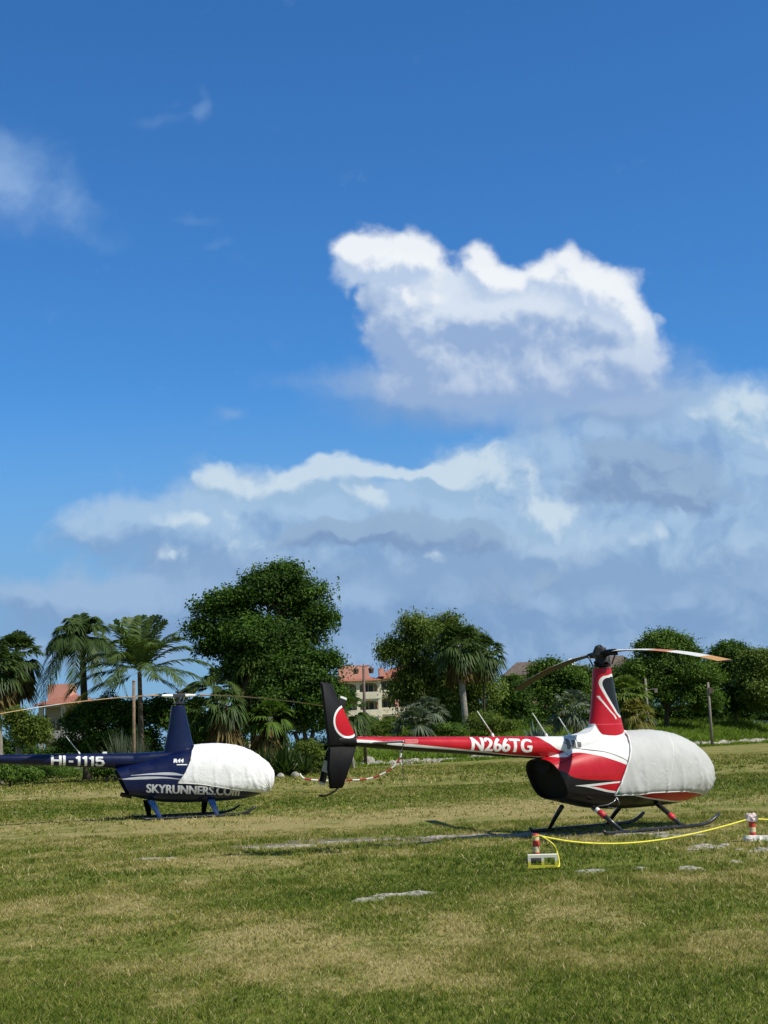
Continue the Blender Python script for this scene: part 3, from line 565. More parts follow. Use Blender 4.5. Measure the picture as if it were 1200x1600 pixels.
for k, (x, y, rx, ry, Y_, m_, lab) in enumerate(((1060, 1122, 40, 14, 240, 'mid', 'shrubs directly behind the leaning grey pole'), (1130, 1116, 46, 18, 246, 'dark', 'dark hedge behind the grey pole with the box'), (1195, 1112, 50, 20, 240, 'dark', 'dark hedge at the right edge under the lighter tree'), (930, 1120, 50, 20, 236, 'dark', 'dark undergrowth behind the red mast'), (820, 1128, 50, 16, 232, 'dark', 'dark undergrowth behind the big agave'), (600, 1135, 60, 14, 225, 'mid', 'hedge hiding the foot of the apartment block'), (1250, 1105, 40, 22, 236, 'mid', 'hedge past the right edge'))):
    bush('shrub', Y_, [(x-rx*.5, y, rx*.6, ry), (x+rx*.5, y-2, rx*.6, ry*1.05), (x, y+ry*.5, rx, ry*.7)], m_, lab, group='hedge along the far road', clumps=200, per=34, leaf=.5, spread=1., inner=.4)
for k, (x, y, rx, ry, Y_, lab) in enumerate(((70, 1190, 50, 20, 125, 'hedge between the left palms and the lawn behind'), (5, 1170, 50, 34, 128, 'tall hedge behind the trunks of the two left fan palms'), (250, 1180, 60, 28, 118, 'hedge behind the cabin roof of the blue helicopter'), (340, 1180, 50, 26, 118, 'hedge behind the mast foot of the blue helicopter'), (500, 1176, 40, 18, 120, 'hedge glimpsed between the yuccas and the tail fin'))):
    bush('shrub', Y_, [(x-rx*.5, y, rx*.6, ry), (x+rx*.5, y-2, rx*.6, ry*1.05), (x, y+ry*.5, rx, ry*.7)], 'dark', lab, group='rear hedges', clumps=220, per=34, leaf=.32, spread=.6, inner=.4)
# ---- grass bank
def bank():
    rs = np.random.RandomState(8); n = 110000; s_ = rs.rand(n)*150-12; d = rs.rand(n)**1.3*55
    p_ = LA[None]+s_[:, None]*LD[None]+d[:, None]*LN[None]; x, y = p_[:, 0], p_[:, 1]; k = (np.abs(x) < y*.30+3) & (gz(x, y) > .15)
    x, y = x[k], y[k]; v = np.clip(.32+(fbm(x*.3, y*.3, 3)-.5)*.7+rs.randn(len(x))*.12, 0, 1)
    h = (.25+.9*fbm(x*.25+9, y*.25, 3)**1.5*1.5*rs.rand(len(x)))*(1+.6*sst(20, 45, x))
    V, F, a = blades(rs, x, y, h, .10+.08*rs.rand(len(x)), .5+rs.rand(len(x)), '', None, v)
    o = new_mesh('tall_weeds', V, F, leafmat('weed', (.10, .17, .018), (.30, .38, .07), .4), None, False, a); tag(o, 'bright green uncut grass and weeds on the bank beyond the low stone wall', 'weeds', kind='stuff')
bank()
# ------------------------------------------------------------------ low stone wall along the field
def stone_wall():
    rs = np.random.RandomState(3); n = 420; m = 7; T = np.linspace(-4, 118, n); V = []
    x = LA[0]+T*LD[0]; y = LA[1]+T*LD[1]; h = .30+.45*fbm(T*.9, T*0+3, 3)-.22*(fbm(T*.16+4, T*0, 2) > .52)*(T < 70)
    for i in range(n):
        z = 0.
        for (a, b) in ((-.25, -.3), (-.25, .4), (-.22, .85), (0, 1.), (.22, .9), (.25, .4), (.25, -.3)):
            q = rs.randn(3)*.055; V.append((x[i]+LN[0]*a+q[0], y[i]+LN[1]*a+q[1], z+h[i]*b+q[2]))
    mb = MB(); mb.add(V, grid_faces_(n, m)); mm, t, b = mat('old_stone'); tc = t.new('ShaderNodeTexCoord'); nn = t.noise(tc.outputs['Object'], .8, 6, .7); n2 = t.noise(tc.outputs['Object'], 3.5, 5, .7)
    c = t.mix(t.ss(nn, .35, .65), (.16, .145, .12, 1), (.46, .43, .37, 1)); c = t.mix(t.ss(n2, .5, .65), c, (.10, .10, .06, 1)); t.set(b.inputs['Base Color'], c); b.inputs['Roughness'].default_value = .95
    tag(mb.build('stone_wall', mm, None), 'low weathered stone kerb wall running along the far edge of the field', 'wall')
def grid_faces_(ni, nj):
    return [(a*nj+b, a*nj+b+1, (a+1)*nj+b+1, (a+1)*nj+b) for a in range(ni-1) for b in range(nj-1)]
stone_wall()
def wall_grass():
    rs = np.random.RandomState(18); n = 16000; s_ = rs.rand(n)*122-6; d = -.25-np.abs(rs.randn(n))*.9
    p_ = LA[None]+s_[:, None]*LD[None]+d[:, None]*LN[None]; x, y = p_[:, 0], p_[:, 1]; k = fbm(x*.35, y*.35, 3) > .44; x, y = x[k], y[k]; n = len(x)
    V, F, a = blades(rs, x, y, .12+.35*rs.rand(n)*fbm(x*.5, y*.5, 2)*1.6, .07+.06*rs.rand(n), .5+rs.rand(n), '', None, np.clip(.3+rs.randn(n)*.2, 0, 1))
    tag(new_mesh('wall_foot_grass', V, F, bpy.data.materials['weed'], None, False, a), 'rough uncut grass growing against the low stone wall', 'grass', kind='stuff')
wall_grass()
# ------------------------------------------------------------------ buildings
tile = None
def tilemat(name, c):
    m, t, b = mat(name); tc = t.new('ShaderNodeTexCoord'); x, y, z = t.sep(tc.outputs['Object'])
    wv = t.m('SINE', t.m('MULTIPLY', x, 26.)); wz = t.m('SINE', t.m('MULTIPLY', z, 40.)); n = t.noise(tc.outputs['Object'], 1.2, 5, .6)
    cc = t.mix(t.ss(n, .3, .7), tuple(k*.72 for k in c)+(1,), tuple(c)+(1,)); t.set(b.inputs['Base Color'], t.mix(t.ss(t.noise(tc.outputs['Object'], 7., 3), .35, .7), cc, t.mix(1., cc, (.7, .68, .66, 1), 'MULTIPLY'))); b.inputs['Roughness'].default_value = .9
    bn = t.new('ShaderNodeBump'); bn.inputs['Distance'].default_value = .06; bn.inputs['Strength'].default_value = .9; t.set(bn.inputs['Height'], t.m('ADD', wv, t.m('MULTIPLY', wz, .5))); t.set(b.inputs['Normal'], bn.outputs[0]); return m
terra = tilemat('terracotta_tile', (.52, .20, .13)); pink = simple('pink_render', (.66, .32, .25), .9, 0, .10, .7); cream = simple('cream_render', (.72, .66, .50), .9, 0, .10, .6)
brownroof = tilemat('brown_tile', (.22, .17, .14)); tan_ = simple('tan_render', (.42, .27, .20), .9, 0, .15, .6); shade = simple('shaded_wall', (.30, .27, .21), .9, 0, .15, .5); glass = simple('dark_glass', (.03, .035, .04), .15, 0, .3, 1); concrete = simple('grey_concrete', (.36, .35, .33), .9, 0, .2, .8)  # recessed walls behind the balconies: darkened cream, shade put into the colour
def hip(mb, x0, x1, y0, y1, z0, z1, inset):
    xm = min(inset, (x1-x0)/2-.1); ym = (y0+y1)/2
    V = [(x0, y0, z0), (x1, y0, z0), (x1, y1, z0), (x0, y1, z0), (x0+xm, ym, z1), (x1-xm, ym, z1)]
    mb.add(V, [(0, 1, 5, 4), (1, 2, 5), (2, 3, 4, 5), (3, 0, 4), (3, 2, 1, 0)])
def arcade(origin, rz, W_, nb, floors, fh, wallm, parm, roofm, label, depth=8., z0=-1., arched=True, roofh=2.2, over=.9, attic=None, colm=None, name='apartment_building'):
    root = empty(name, origin, rz); H_ = z0+floors*fh; b = MB(); b.box((W_/2, depth/2+1.8, (H_+z0)/2), (W_, depth, H_-z0)); b.build('wall', shade, root)
    cm = colm or wallm
    c = MB(); bw = W_/nb
    for i in range(nb+1): c.box((i*bw, .2, (H_+z0)/2), (.55, .5, H_-z0))
    c.build('columns', cm, root)
    for f in range(floors):
        zf = z0+f*fh
        s = MB(); s.box((W_/2, .95, zf+fh-.15), (W_+.4, 1.7, .3)); s.build('floor_slab', wallm, root)
        p_ = MB(); p_.box((W_/2, -.02, zf+.55), (W_+.3, .22, 1.15)); p_.build('balcony_parapet', parm, root)
        for i in range(nb):
            if arched:
                a = MB(); V = []; x0_, x1_ = i*bw+.275, (i+1)*bw-.275; k = 12; zt = zf+fh-.30; rise = .55
                for q in range(k+1):
                    x = x0_+(x1_-x0_)*q/k; V += [(x, .12, zt-rise*(1-math.sqrt(max(0, 1-((q/k)*2-1)**2)))-.02), (x, .12, zt)]
                V2 = [(x, .34, z) for x, y, z in V]; n = len(V)
                F = [(2*q, 2*q+2, 2*q+3, 2*q+1) for q in range(k)]+[(n+2*q, n+2*q+1, n+2*q+3, n+2*q+2) for q in range(k)]+[(2*q, n+2*q, n+2*q+2, 2*q+2) for q in range(k)]
                a.add(V+V2, F); a.build('arch', wallm, root)
            wn = MB(); wn.box((i*bw+bw/2, 1.79, zf+1.25), (bw*.5, .08, 2.1)); wo_ = wn.build('window', glass, root)
            fr = MB()
            for sx in (-1, 0, 1): fr.box((i*bw+bw/2+sx*bw*.25, 1.74, zf+1.25), (.08, .06, 2.14))
            fr.build('frame', cream, wo_)
    r = MB(); hip(r, -over, W_+over, -over, depth+2.6, H_+.02, H_+roofh, 3.2); ro = r.build('roof', roofm, root)
    if attic:
        for (ax0, ax1, ay, ah) in attic:
            m_ = MB(); m_.box(((ax0+ax1)/2, ay+1.5, H_+ah/2+.4), (ax1-ax0, 3., ah)); m_.build('parapet', pink, root)
    return tag(root, label, 'building')
oC = P(528, 1150, 248); oC[2] = 2.0
arcade(tuple(oC), R_(4), 7.2, 2, 4, 2.95, cream, cream, terra, 'cream and pink apartment block with arched balconies behind the lamp post', z0=-1.5, roofh=1.3, over=.7, attic=[(0.5, 5.6, .9, 2.3)])
oC2 = P(594, 1150, 250); oC2[2] = 2.0
arcade(tuple(oC2), R_(4), 12., 4, 4, 2.95, cream, cream, terra, 'wing of the apartment block with two tiled gables behind the weeping tree', z0=-1.2, roofh=2.0, over=.6, attic=[(.2, 1.1, -1.0, 1.4), (3.3, 5.2, -.6, 1.6)], colm=pink)
oL = P(64, 1180, 178); oL[2] = 0
arcade(tuple(oL), R_(-3), 5.4, 2, 2, 4.2, concrete, concrete, terra, 'open sided house with a red tiled roof behind the left palms', z0=-.5, arched=False, roofh=1.3, over=.9, attic=[(-.2, 2.6, 3.6, 2.2)], name='house')
def villa(Y, x0, x1, yeave, ypeak, label, wm, rm, tank=None):
    a = P(x0, yeave, Y); b_ = P(x1, yeave-(x1-x0)*.038, Y); W_ = b_[0]-a[0]; root = empty('villa', (a[0], a[1], 0)); ze = a[2]; zp = P((x0+x1)/2, ypeak, Y)[2]
    m_ = MB(); m_.box((W_/2, 5, ze/2), (W_*.88, 8, ze-.02)); m_.build('wall', wm, root)
    r = MB(); hip(r, 0, W_, 0, 10, ze, zp, W_*.3); r.build('roof', rm, root)
    for i in range(max(2, int(W_/3))):
        wn = MB(); wn.box((W_*.06+(i+.7)*W_*.88/max(2, int(W_/3))-.5, .98, ze-1.7), (1.1, .12, 1.3)); o_ = wn.build('window', glass, root); f_r = MB(); f_r.box((W_*.06+(i+.7)*W_*.88/max(2, int(W_/3))-.5, .92, ze-2.42), (1.3, .12, .12)); f_r.build('sill', cream, o_)
    return tag(root, label, 'building'), zp
v1, zp = villa(285, 786, 872, 1056, 1032, 'house with a grey-brown tiled roof left of the red mast', tan_, brownroof)
v2, zp2 = villa(275, 938, 1000, 1044, 1022, 'house with a brown tiled roof just right of the red mast', tan_, brownroof)
tk = P(892, 1034, 290); mb = MB(); mb.tube([(0, 0, -.9), (0, 0, .35), (0, 0, .6)], [.75, .75, .3], 14); t_ = mb.build('water_tank', M_w if False else simple('white_tank', (.8, .8, .8), .5), None, auto=40); t_.location = tuple(tk)
tag(t_, 'white rooftop water tank between the brown roofs', 'water tank')
mb = MB(); mb.box((0, 0, tk[2]/2-.6), (6, 5, tk[2]-.7)); q = mb.build('wall_block', tan_, None); q.location = (tk[0], tk[1]+1, 0); q.name = 'flat_roofed_house'
rf = MB(); rf.box((0, 0, tk[2]-.88), (6.5, 5.5, .2)); rf.build('roof_slab', concrete, q)
tag(q, 'flat roofed house carrying the white water tank', 'building')
# grey yard wall with white posts seen under the round tree
g0 = P(352, 1180, 112); root = empty('yard_wall', (g0[0], g0[1], 0)); mb = MB(); mb.box((1.5, 0, .95), (3.4, .2, 2.1)); mb.build('panel', concrete, root)
for k in (1.9, 2.6, 3.3):
    mb = MB(); mb.box((k, -.15, 1.1), (.18, .18, 2.3)); mb.box((k, -.15, 2.28), (.26, .26, .08)); mb.build('post', cream, root)
tag(root, 'grey yard wall with white posts under the round-crowned tree', 'wall')
# ------------------------------------------------------------------ poles
wood = simple('weathered_wood', (.20, .14, .09), .9, 0, .3, 4, bump=.4); greyw = simple('grey_pole', (.20, .18, .15), .85, 0, .2, 4); brownm = simple('brown_iron', (.10, .065, .05), .6, 0, .3, 4)
def pole(px, ytop, ybase, Y, r, m, label, group, ztop=None, lean=0.):
    b = P(px, ybase, Y); t = P(px+lean, ytop, Y); z = float(gz(b[0], b[1])); root = empty('pole', (b[0], b[1], z)); mb = MB(); tx = t-np.array([b[0], b[1], z]); mb.tube([(0, 0, -.3), tuple(tx*.5), tuple(tx)], [r*1.1, r, r*.85], 10); mb.build('shaft', m, root, True); return root, tx
p1, tx = pole(209, 1064, 1195, 88, .10, wood, '', None); mb = MB(); mb.tube([tx+np.array([0, 0, -.02]), tx+np.array([0, 0, .08])], [.13, .02], 8); mb.build('cap', wood, p1); tag(p1, 'thin brown wooden pole in front of the coconut palm', 'pole')
p2, tx = pole(1015, 1060, 1146, 180, .16, greyw, '', None, lean=-7); mb = MB(); mb.box(tx+np.array([1.2, 0, -1.5]), (.35, .3, .5)); mb.tube([tx+np.array([0, 0, -1.4]), tx+np.array([1.2, 0, -1.3])], .05, 6); mb.build('lamp_head', greyw, p2); tag(p2, 'leaning grey pole left of the tree with a visible trunk', 'pole', 'poles beyond the field')
p3, tx = pole(1112, 1066, 1152, 182, .17, greyw, '', None, lean=-6); mb = MB(); mb.box(tx+np.array([.25, -.1, -1.0]), (.5, .35, .7)); mb.build('meter_box', M_d if False else brownm, p3); tag(p3, 'grey pole with a dark box near its top, right of the tree trunk', 'pole', 'poles beyond the field')
lp, tx = pole(571, 1042, 1190, 122, .13, brownm, '', None, lean=-3); lp.name = 'street_lamp'
mb = MB(); mb.tube([tx, tx+np.array([0, 0, .25])], [.1, .02], 8)
mb.tube([tx+np.array([-.62, 0, .02]), tx+np.array([-.4, 0, .12]), tx+np.array([0, 0, -.05]), tx+np.array([.4, 0, .12]), tx+np.array([.62, 0, .02])], .035, 6); mb.build('bracket', brownm, lp)
for s in (-.62, .62):
    mb = MB(); c = tx+np.array([s, 0, -.05]); mb.tube([c+np.array([0, 0, .1]), c+np.array([0, 0, 0]), c+np.array([0, 0, -.12]), c+np.array([0, 0, -.5])], [.03, .10, .25, .17], 8); mb.build('lantern', brownm, lp, auto=40)
tag(lp, 'brown street lamp with two hanging lanterns in front of the arcaded building', 'street lamp')
# white marker by the right pole
q = P(1024, 1140, 208); q[2] = gz(q[0], q[1]); mb = MB(); mb.tube([(0, 0, 0), (0, 0, .9), (0, 0, 1.15)], [.28, .24, .10], 10); mb.box((0, 0, .03), (.7, .5, .12)); o = mb.build('marker_stone', simple('white_stone', (.8, .8, .75), .8), None, auto=40); o.location = tuple(q); tag(o, 'small white marker stone between the leaning pole and the tree trunk', 'marker')
# ------------------------------------------------------------------ pale rocks
rockm = simple('limestone', (.33, .31, .265), .95, 0, .30, 5, bump=1.)
def rock(pxy, sx, sy, sz, label, Y=None, group=None, sink=.35, seed=0):
    q = PZ(*pxy) if Y is None else P(pxy[0], pxy[1], Y); z = float(gz(q[0], q[1])); rs = np.random.RandomState(seed); bm = bmesh.new(); bmesh.ops.create_icosphere(bm, subdivisions=3, radius=1)
    for v in bm.verts:
        c = v.co; k = 1+.55*(fbm(np.array([c.x*1.6+seed]), np.array([c.y*1.6+c.z*1.3+seed]), 4)[0]-.5); v.co = Vector((c.x*sx*k, c.y*sy*k, c.z*sz*k*(1.2 if c.z > 0 else .5)))
    me = bpy.data.meshes.new('rock'); bm.to_mesh(me); bm.free(); me.materials.append(rockm); o = bpy.data.objects.new('rock', me); COL.objects.link(o); o.location = (q[0], q[1], z+sz*(.5-sink)); o.rotation_euler = (0, 0, rs.rand()*.5); return tag(o, label, 'rock', group)
RG = 'limestone breaking through the turf'
for k, a in enumerate((((600, 1400), .16, .10, .025, 'flat pale rock in the bright green grass, left end of the slab in mid field'), ((640, 1399), .26, .10, .03, 'longest flat pale rock of the slab in mid field'), ((572, 1408), .10, .06, .02, 'smallest rock chip at the lower left of the slab in mid field'),
                       ((1100, 1322), .22, .14, .05, 'lumpy pale rock under the yellow rope near the right post'), ((1132, 1322), .14, .10, .05, 'rock between the lumpy pale rock and the right striped post'), ((1082, 1329), .15, .10, .03, 'flat rock at the left end of the group by the right post'), ((1155, 1327), .12, .08, .025, 'flat rock directly left below the right striped post'), ((1188, 1326), .20, .09, .03, 'flat pale rock in front of the right striped post'))):
    rock(a[0], a[1]*.62, a[2]*.62, a[3]*.5, a[4], None, RG, .3, k)
for k, (x, y, s, lab) in enumerate(((438, 1213, .22, 'pale stone at the foot of the yuccas'), (462, 1208, .26, 'upright pale stone among the yuccas'), (420, 1217, .16, 'small stone right of the blue helicopter nose'))): rock((x, y), s, s*.7, s*.8, lab, 88, 'stones by the yuccas', .2, 20+k)
rock((575, 1176), .6, .45, .5, 'pale boulder on the bank right of the tail fin', 128, None, .2, 31)

# ------------------------------------------------------------------ helicopters
def catmull(tab, i):
    tab = np.asarray(tab, float); n = len(tab); i = np.clip(i, 0, n-1); k = np.minimum(np.floor(i).astype(int), n-2); f = (i-k)[..., None]
    p0_ = tab[np.maximum(k-1, 0)]; p1 = tab[k]; p2 = tab[k+1]; p3 = tab[np.minimum(k+2, n-1)]
    m1 = (p2-p0_)/2; m2 = (p3-p1)/2
    return (2*f**3-3*f**2+1)*p1+(f**3-2*f**2+f)*m1+(-2*f**3+3*f**2)*p2+(f**3-f**2)*m2
# x, z bottom, z top, z widest, half width, exponent top, exponent bottom
BODY = [(2.535, .93, .95, .94, .005, 2, 2), (2.52, .83, 1.07, .94, .10, 2, 2), (2.47, .725, 1.20, .94, .21, 2, 2), (2.37, .615, 1.34, .94, .32, 2, 2), (2.20, .53, 1.47, .95, .42, 2.05, 2.1),
        (1.95, .455, 1.64, .96, .51, 2.1, 2.2), (1.6, .405, 1.79, .97, .58, 2.15, 2.3), (1.2, .385, 1.865, .97, .62, 2.2, 2.4), (.8, .38, 1.885, .97, .64, 2.25, 2.5),
        (.4, .38, 1.86, .97, .64, 2.3, 2.6), (0., .39, 1.79, .97, .62, 2.3, 2.6), (-.4, .42, 1.68, .97, .58, 2.35, 2.7), (-.75, .46, 1.56, .96, .54, 2.4, 2.8), (-1.1, .52, 1.45, .95, .50, 2.5, 3.0), (-1.35, .575, 1.385, .95, .475, 2.6, 3.2), (-1.52, .62, 1.35, .95, .46, 2.6, 3.2)]
def body_pt(i, t, off=0.):
    """i: station index, t: 0 under the belly .. 1 on the roof, right hand side (y<0)"""
    s = catmull(BODY, np.asarray(i, float)); x, zb, zt, zm, hw, nt_, nb = [s[..., k] for k in range(7)]
    g = np.asarray(t, float)*math.pi; c = -np.cos(g); sn = np.sin(g)
    n = np.where(c > 0, nt_, nb)
    y = hw*np.abs(sn)**(2/n); z = np.where(c > 0, zm+(zt-zm)*np.abs(c)**(2/n), zm-(zm-zb)*np.abs(c)**(2/n))
    k = sst(-.3, -1.4, x)*.5
    return np.stack([x-k*(z-.95), -y, z], -1)
def body_grid(ni=90, nj=40):
    I = np.linspace(0, len(BODY)-1, ni)[:, None]; T = np.linspace(0, 1, nj)[None, :]
    r = body_pt(I+0*T, T+0*I); l = r[:, ::-1].copy(); l[..., 1] *= -1
    return np.concatenate([r, l[:, 1:-1]], 1)
def grid_faces(ni, nj, wrap=True):
    F = []
    for a in range(ni-1):
        for b in range(nj if wrap else nj-1):
            b2 = (b+1) % nj; F.append((a*nj+b, a*nj+b2, (a+1)*nj+b2, (a+1)*nj+b))
    return F
def superloft(name, sec, m, parent, n=36, cap=True, axis='x', smooth=True, sub=6):
    """sec rows: pos, c1, c2, r1, r2, expo  (axis x: y,z ; axis z: x,y)"""
    tab = catmull(sec, np.linspace(0, len(sec)-1, (len(sec)-1)*sub+1)); V = []
    for p_, a, b, ra, rb, e in tab:
        for k in range(n):
            g = 2*math.pi*k/n; ca, sa = math.cos(g), math.sin(g)
            u = a+ra*math.copysign(abs(ca)**(2/e), ca); v = b+rb*math.copysign(abs(sa)**(2/e), sa)
            V.append((p_, u, v) if axis == 'x' else (u, v, p_))
    F = grid_faces(len(tab), n)
    if cap: F += [tuple(range(n)), tuple(range(len(V)-n, len(V)))[::-1]]
    mb = MB(); mb.add(V, F); return mb.build(name, m, parent, auto=50)
X0, XS, ZS = -6.5, 10., 3.2
class Livery:
    """paint scheme laid out over the side of the aircraft in its own coordinates"""
    def __init__(s, name, basec, rough=.28, coat=.22):
        s.m, s.t, s.b = mat(name); t = s.t; tc = t.new('ShaderNodeTexCoord'); s.P = tc.outputs['Object']; s.x, s.y, s.z = t.sep(s.P)
        s.xn = t.m('DIVIDE', t.m('SUBTRACT', s.x, X0), XS); s.c = basec; s.rough = rough
        s.b.inputs['Coat Weight'].default_value = coat; s.b.inputs['Coat Roughness'].default_value = .05; s.b.inputs['Specular IOR Level'].default_value = .3
    def curve(s, pts):
        n = s.t.new('ShaderNodeFloatCurve'); c = n.mapping.curves[0]; n.mapping.use_clip = False
        q = [((x-X0)/XS, z/ZS) for x, z in sorted(pts)]
        q = [(0, q[0][1])]+q+[(1, q[-1][1])]
        c.points[0].location = q[0]; c.points[1].location = q[-1]
        for a in q[1:-1]: c.points.new(*a)
        n.mapping.update(); s.t.l.new(s.xn, n.inputs['Value']); return s.t.m('MULTIPLY', n.outputs[0], ZS)
    def gt(s, a, b): return s.t.m('GREATER_THAN', a, b)
    def mul(s, *a):
        o = a[0]
        for q in a[1:]: o = s.t.m('MULTIPLY', o, q)
        return o
    def above(s, pts): return s.gt(s.z, s.curve(pts))
    def below(s, pts): return s.gt(s.curve(pts), s.z)
    def xr(s, a, b): return s.mul(s.gt(s.x, a), s.gt(b, s.x))
    def paint(s, mask, c): s.c = s.t.mix(mask, s.c, c)
    def done(s):
        t = s.t; n = t.noise(s.P, 3., 6, .6); n2 = t.noise(s.P, 40., 3, .6)
        t.set(s.b.inputs['Base Color'], t.mix(1., s.c, t.mix(t.ss(n, .3, .75), (.80, .80, .80, 1), (1, 1, 1, 1)), 'MULTIPLY'))
        t.set(s.b.inputs['Roughness'], t.m('ADD', t.ss(n, .3, .7, s.rough, s.rough+.14), t.m('MULTIPLY', n2, .05)))
        return s.m
RED = (.50, .004, .014, 1); WHITE = (.80, .80, .79, 1); BLACK = (.008, .008, .011, 1); NAVY = (.0015, .007, .052, 1); SILV = (.52, .54, .58, 1)
M = {}
M['black'] = simple('black_paint', (.005, .005, .006), .6, 0, .2, 5, spec=.12)
M['rubber'] = simple('dull_black', (.016, .016, .017), .65)
M['steel'] = simple('bare_metal', (.42, .43, .45), .35, .8)
M['dark_metal'] = simple('dark_metal', (.05, .05, .055), .45, .5)
M['white'] = simple('white_paint', (.78, .78, .77), .35, coat=.3)
M['silver'] = simple('silver_lettering', (.55, .56, .58), .5)
M['skidblack'] = simple('skid_paint', (.022, .023, .026), .3, .2, .3, 8, coat=.3)
M['redpad'] = simple('red_tape', (.62, .03, .05), .55)
M['blueleg'] = simple('blue_paint', (.005, .024, .085), .3, 0, .15, 5, coat=.5)
M['green'] = simple('green_patch', (.0, .22, .13), .7)
M['grille'] = simple('engine_screen', (.006, .006, .007), .8, .2, .5, 60, bump=.6)
M['greywin'] = simple('grey_screen', (.13, .125, .13), .6, 0, .3, 60)
M['bladeblack'] = simple('blade_underside', (.03, .03, .032), .5)

def red_livery():
    L = Livery('red_white_black_paint', RED)
    blk = [(-2.2, 1.16), (-1.57, 1.13), (-1.28, 1.0), (-.44, .915), (.3, .87), (2.4, .8)]
    wht = [(-2.2, 1.60), (-1.35, 1.36), (-1.1, 1.43), (-.79, 1.39), (-.35, 1.26), (.06, 1.11), (.5, .98), (1.2, .95), (2.6, .95)]
    L.paint(L.above(wht), WHITE)
    L.paint(L.below(blk), BLACK)
    # white edged red arrow along the flank
    L.paint(L.mul(L.xr(-1.28, 1.2), L.below([(-1.28, .865), (-.36, .895), (.3, .90)]), L.above([(-1.28, .86), (-.46, .70), (.3, .62)])), WHITE)
    L.paint(L.mul(L.xr(-.95, 1.2), L.below([(-.95, .835), (-.36, .868), (.3, .87)]), L.above([(-.95, .83), (-.46, .735), (.3, .66)])), RED)
    bl = [(-.05, .635), (.35, .565), (.9, .488), (1.4, .44), (1.9, .455), (2.4, .62)]
    L.paint(L.mul(L.gt(L.x, -.02), L.gt(.74, L.z), L.above(bl)), WHITE)
    bl2 = [(a, b+.022) for a, b in bl]
    L.paint(L.mul(L.gt(L.x, .12), L.gt(.74, L.z), L.above(bl2)), RED)
    wl = [(-.6, .9), (.1, .95), (2.6, .95)]
    L.paint(L.mul(L.gt(L.x, .3), L.above([(0, 1.0), (2.6, 1.0)])), WHITE)
    # seam of the engine cowl
    s1 = [(-1.45, 1.70), (-1.2, 1.60), (-.95, 1.50), (-.80, 1.47), (-.5, 1.42), (-.2, 1.31), (.1, 1.17)]
    L.paint(L.mul(L.xr(-1.45, .3), L.above([(a, b-.010) for a, b in s1]), L.below([(a, b+.006) for a, b in s1])), (.03, .005, .01, 1))
    s2 = [(-1.8, 1.24), (-1.5, 1.27), (-1.2, 1.36), (-1.05, 1.40)]
    L.paint(L.mul(L.xr(-1.75, -1.0), L.above([(a, b-.006) for a, b in s2]), L.below([(a, b+.006) for a, b in s2])), (.09, .0, .004, 1))
    L.paint(L.mul(L.xr(-1.262, -1.25), L.gt(L.z, 1.36)), (.05, .02, .03, 1))
    return L.done()
def boom_livery():
    L = Livery('red_boom_paint', RED)
    ln = [(-5.7, 1.80), (-4.5, 1.685), (-3.25, 1.545), (-2.3, 1.435), (-1.3, 1.365)]
    L.paint(L.mul(L.above([(-1.94, 1.80), (-1.6, 1.62), (-1.28, 1.47)]), L.gt(L.x, -1.97)), WHITE)
    L.paint(L.below(ln), WHITE)
    L.paint(L.below([(a, b-(.045 if a < -4 else .022 if a < -3 else .012)) for a, b in ln]), BLACK)
    L.paint(L.mul(L.xr(-5.8, -4.95), L.below([(-5.8, 1.715), (-4.95, 1.58)])), SILV)  # grey reflection below the stripe near the tail, painted into the colour
    return L.done()
def pylon_livery():
    L = Livery('red_mast_paint', RED); t = L.t
    # x across the swoosh as a function of height: use z as the running coordinate
    zn = t.m('DIVIDE', L.z, ZS)
    def xcurve(pts):
        n = t.new('ShaderNodeFloatCurve'); c = n.mapping.curves[0]; n.mapping.use_clip = False
        q = [(z/ZS, (x+1)/2) for z, x in sorted(pts)]; q = [(0, q[0][1])]+q+[(1, q[-1][1])]
        c.points[0].location = q[0]; c.points[1].location = q[-1]
        for a in q[1:-1]: c.points.new(*a)
        n.mapping.update(); t.l.new(zn, n.inputs['Value']); return t.m('SUBTRACT', t.m('MULTIPLY', n.outputs[0], 2.), 1.)
    def zr(a, b): return L.mul(L.gt(L.z, a), L.gt(b, L.z))
    e = [(2.81, .02), (2.795, -.10), (2.76, -.165), (2.70, -.20), (2.63, -.205), (2.55, -.185), (2.40, -.115), (2.2, .02), (2.10, .10), (2.02, .18)]
    L.paint(L.mul(zr(2.03, 2.825), L.gt(L.x, xcurve(e))), WHITE)
    e2 = [(2.765, .03), (2.75, -.075), (2.71, -.135), (2.66, -.155), (2.60, -.15), (2.52, -.12), (2.38, -.045), (2.18, .095), (2.10, .16), (2.05, .24)]
    L.paint(L.mul(zr(2.06, 2.775), L.gt(L.x, xcurve(e2))), BLACK)
    e3 = [(2.43, -.24), (2.30, -.17), (2.15, -.05), (2.0, .08)]
    L.paint(L.mul(zr(2.0, 2.43), L.gt(L.x, t.m('SUBTRACT', xcurve(e3), .018)), L.gt(t.m('ADD', xcurve(e3), .022), L.x)), WHITE)
    L.paint(L.mul(zr(1.908, 1.915)), (.75, .12, .16, 1))
    L.paint(L.mul(L.gt(1.93, L.z), L.gt(xcurve([(1.93, -.35), (1.7, -.27), (1.5, -.10)]), L.x)), WHITE)
    L.paint(L.mul(L.gt(1.8, L.z), L.gt(L.curve([(-.3, 1.45), (-.15, 1.56), (.1, 1.66), (.45, 1.79)]), L.z)), WHITE)
    return L.done()
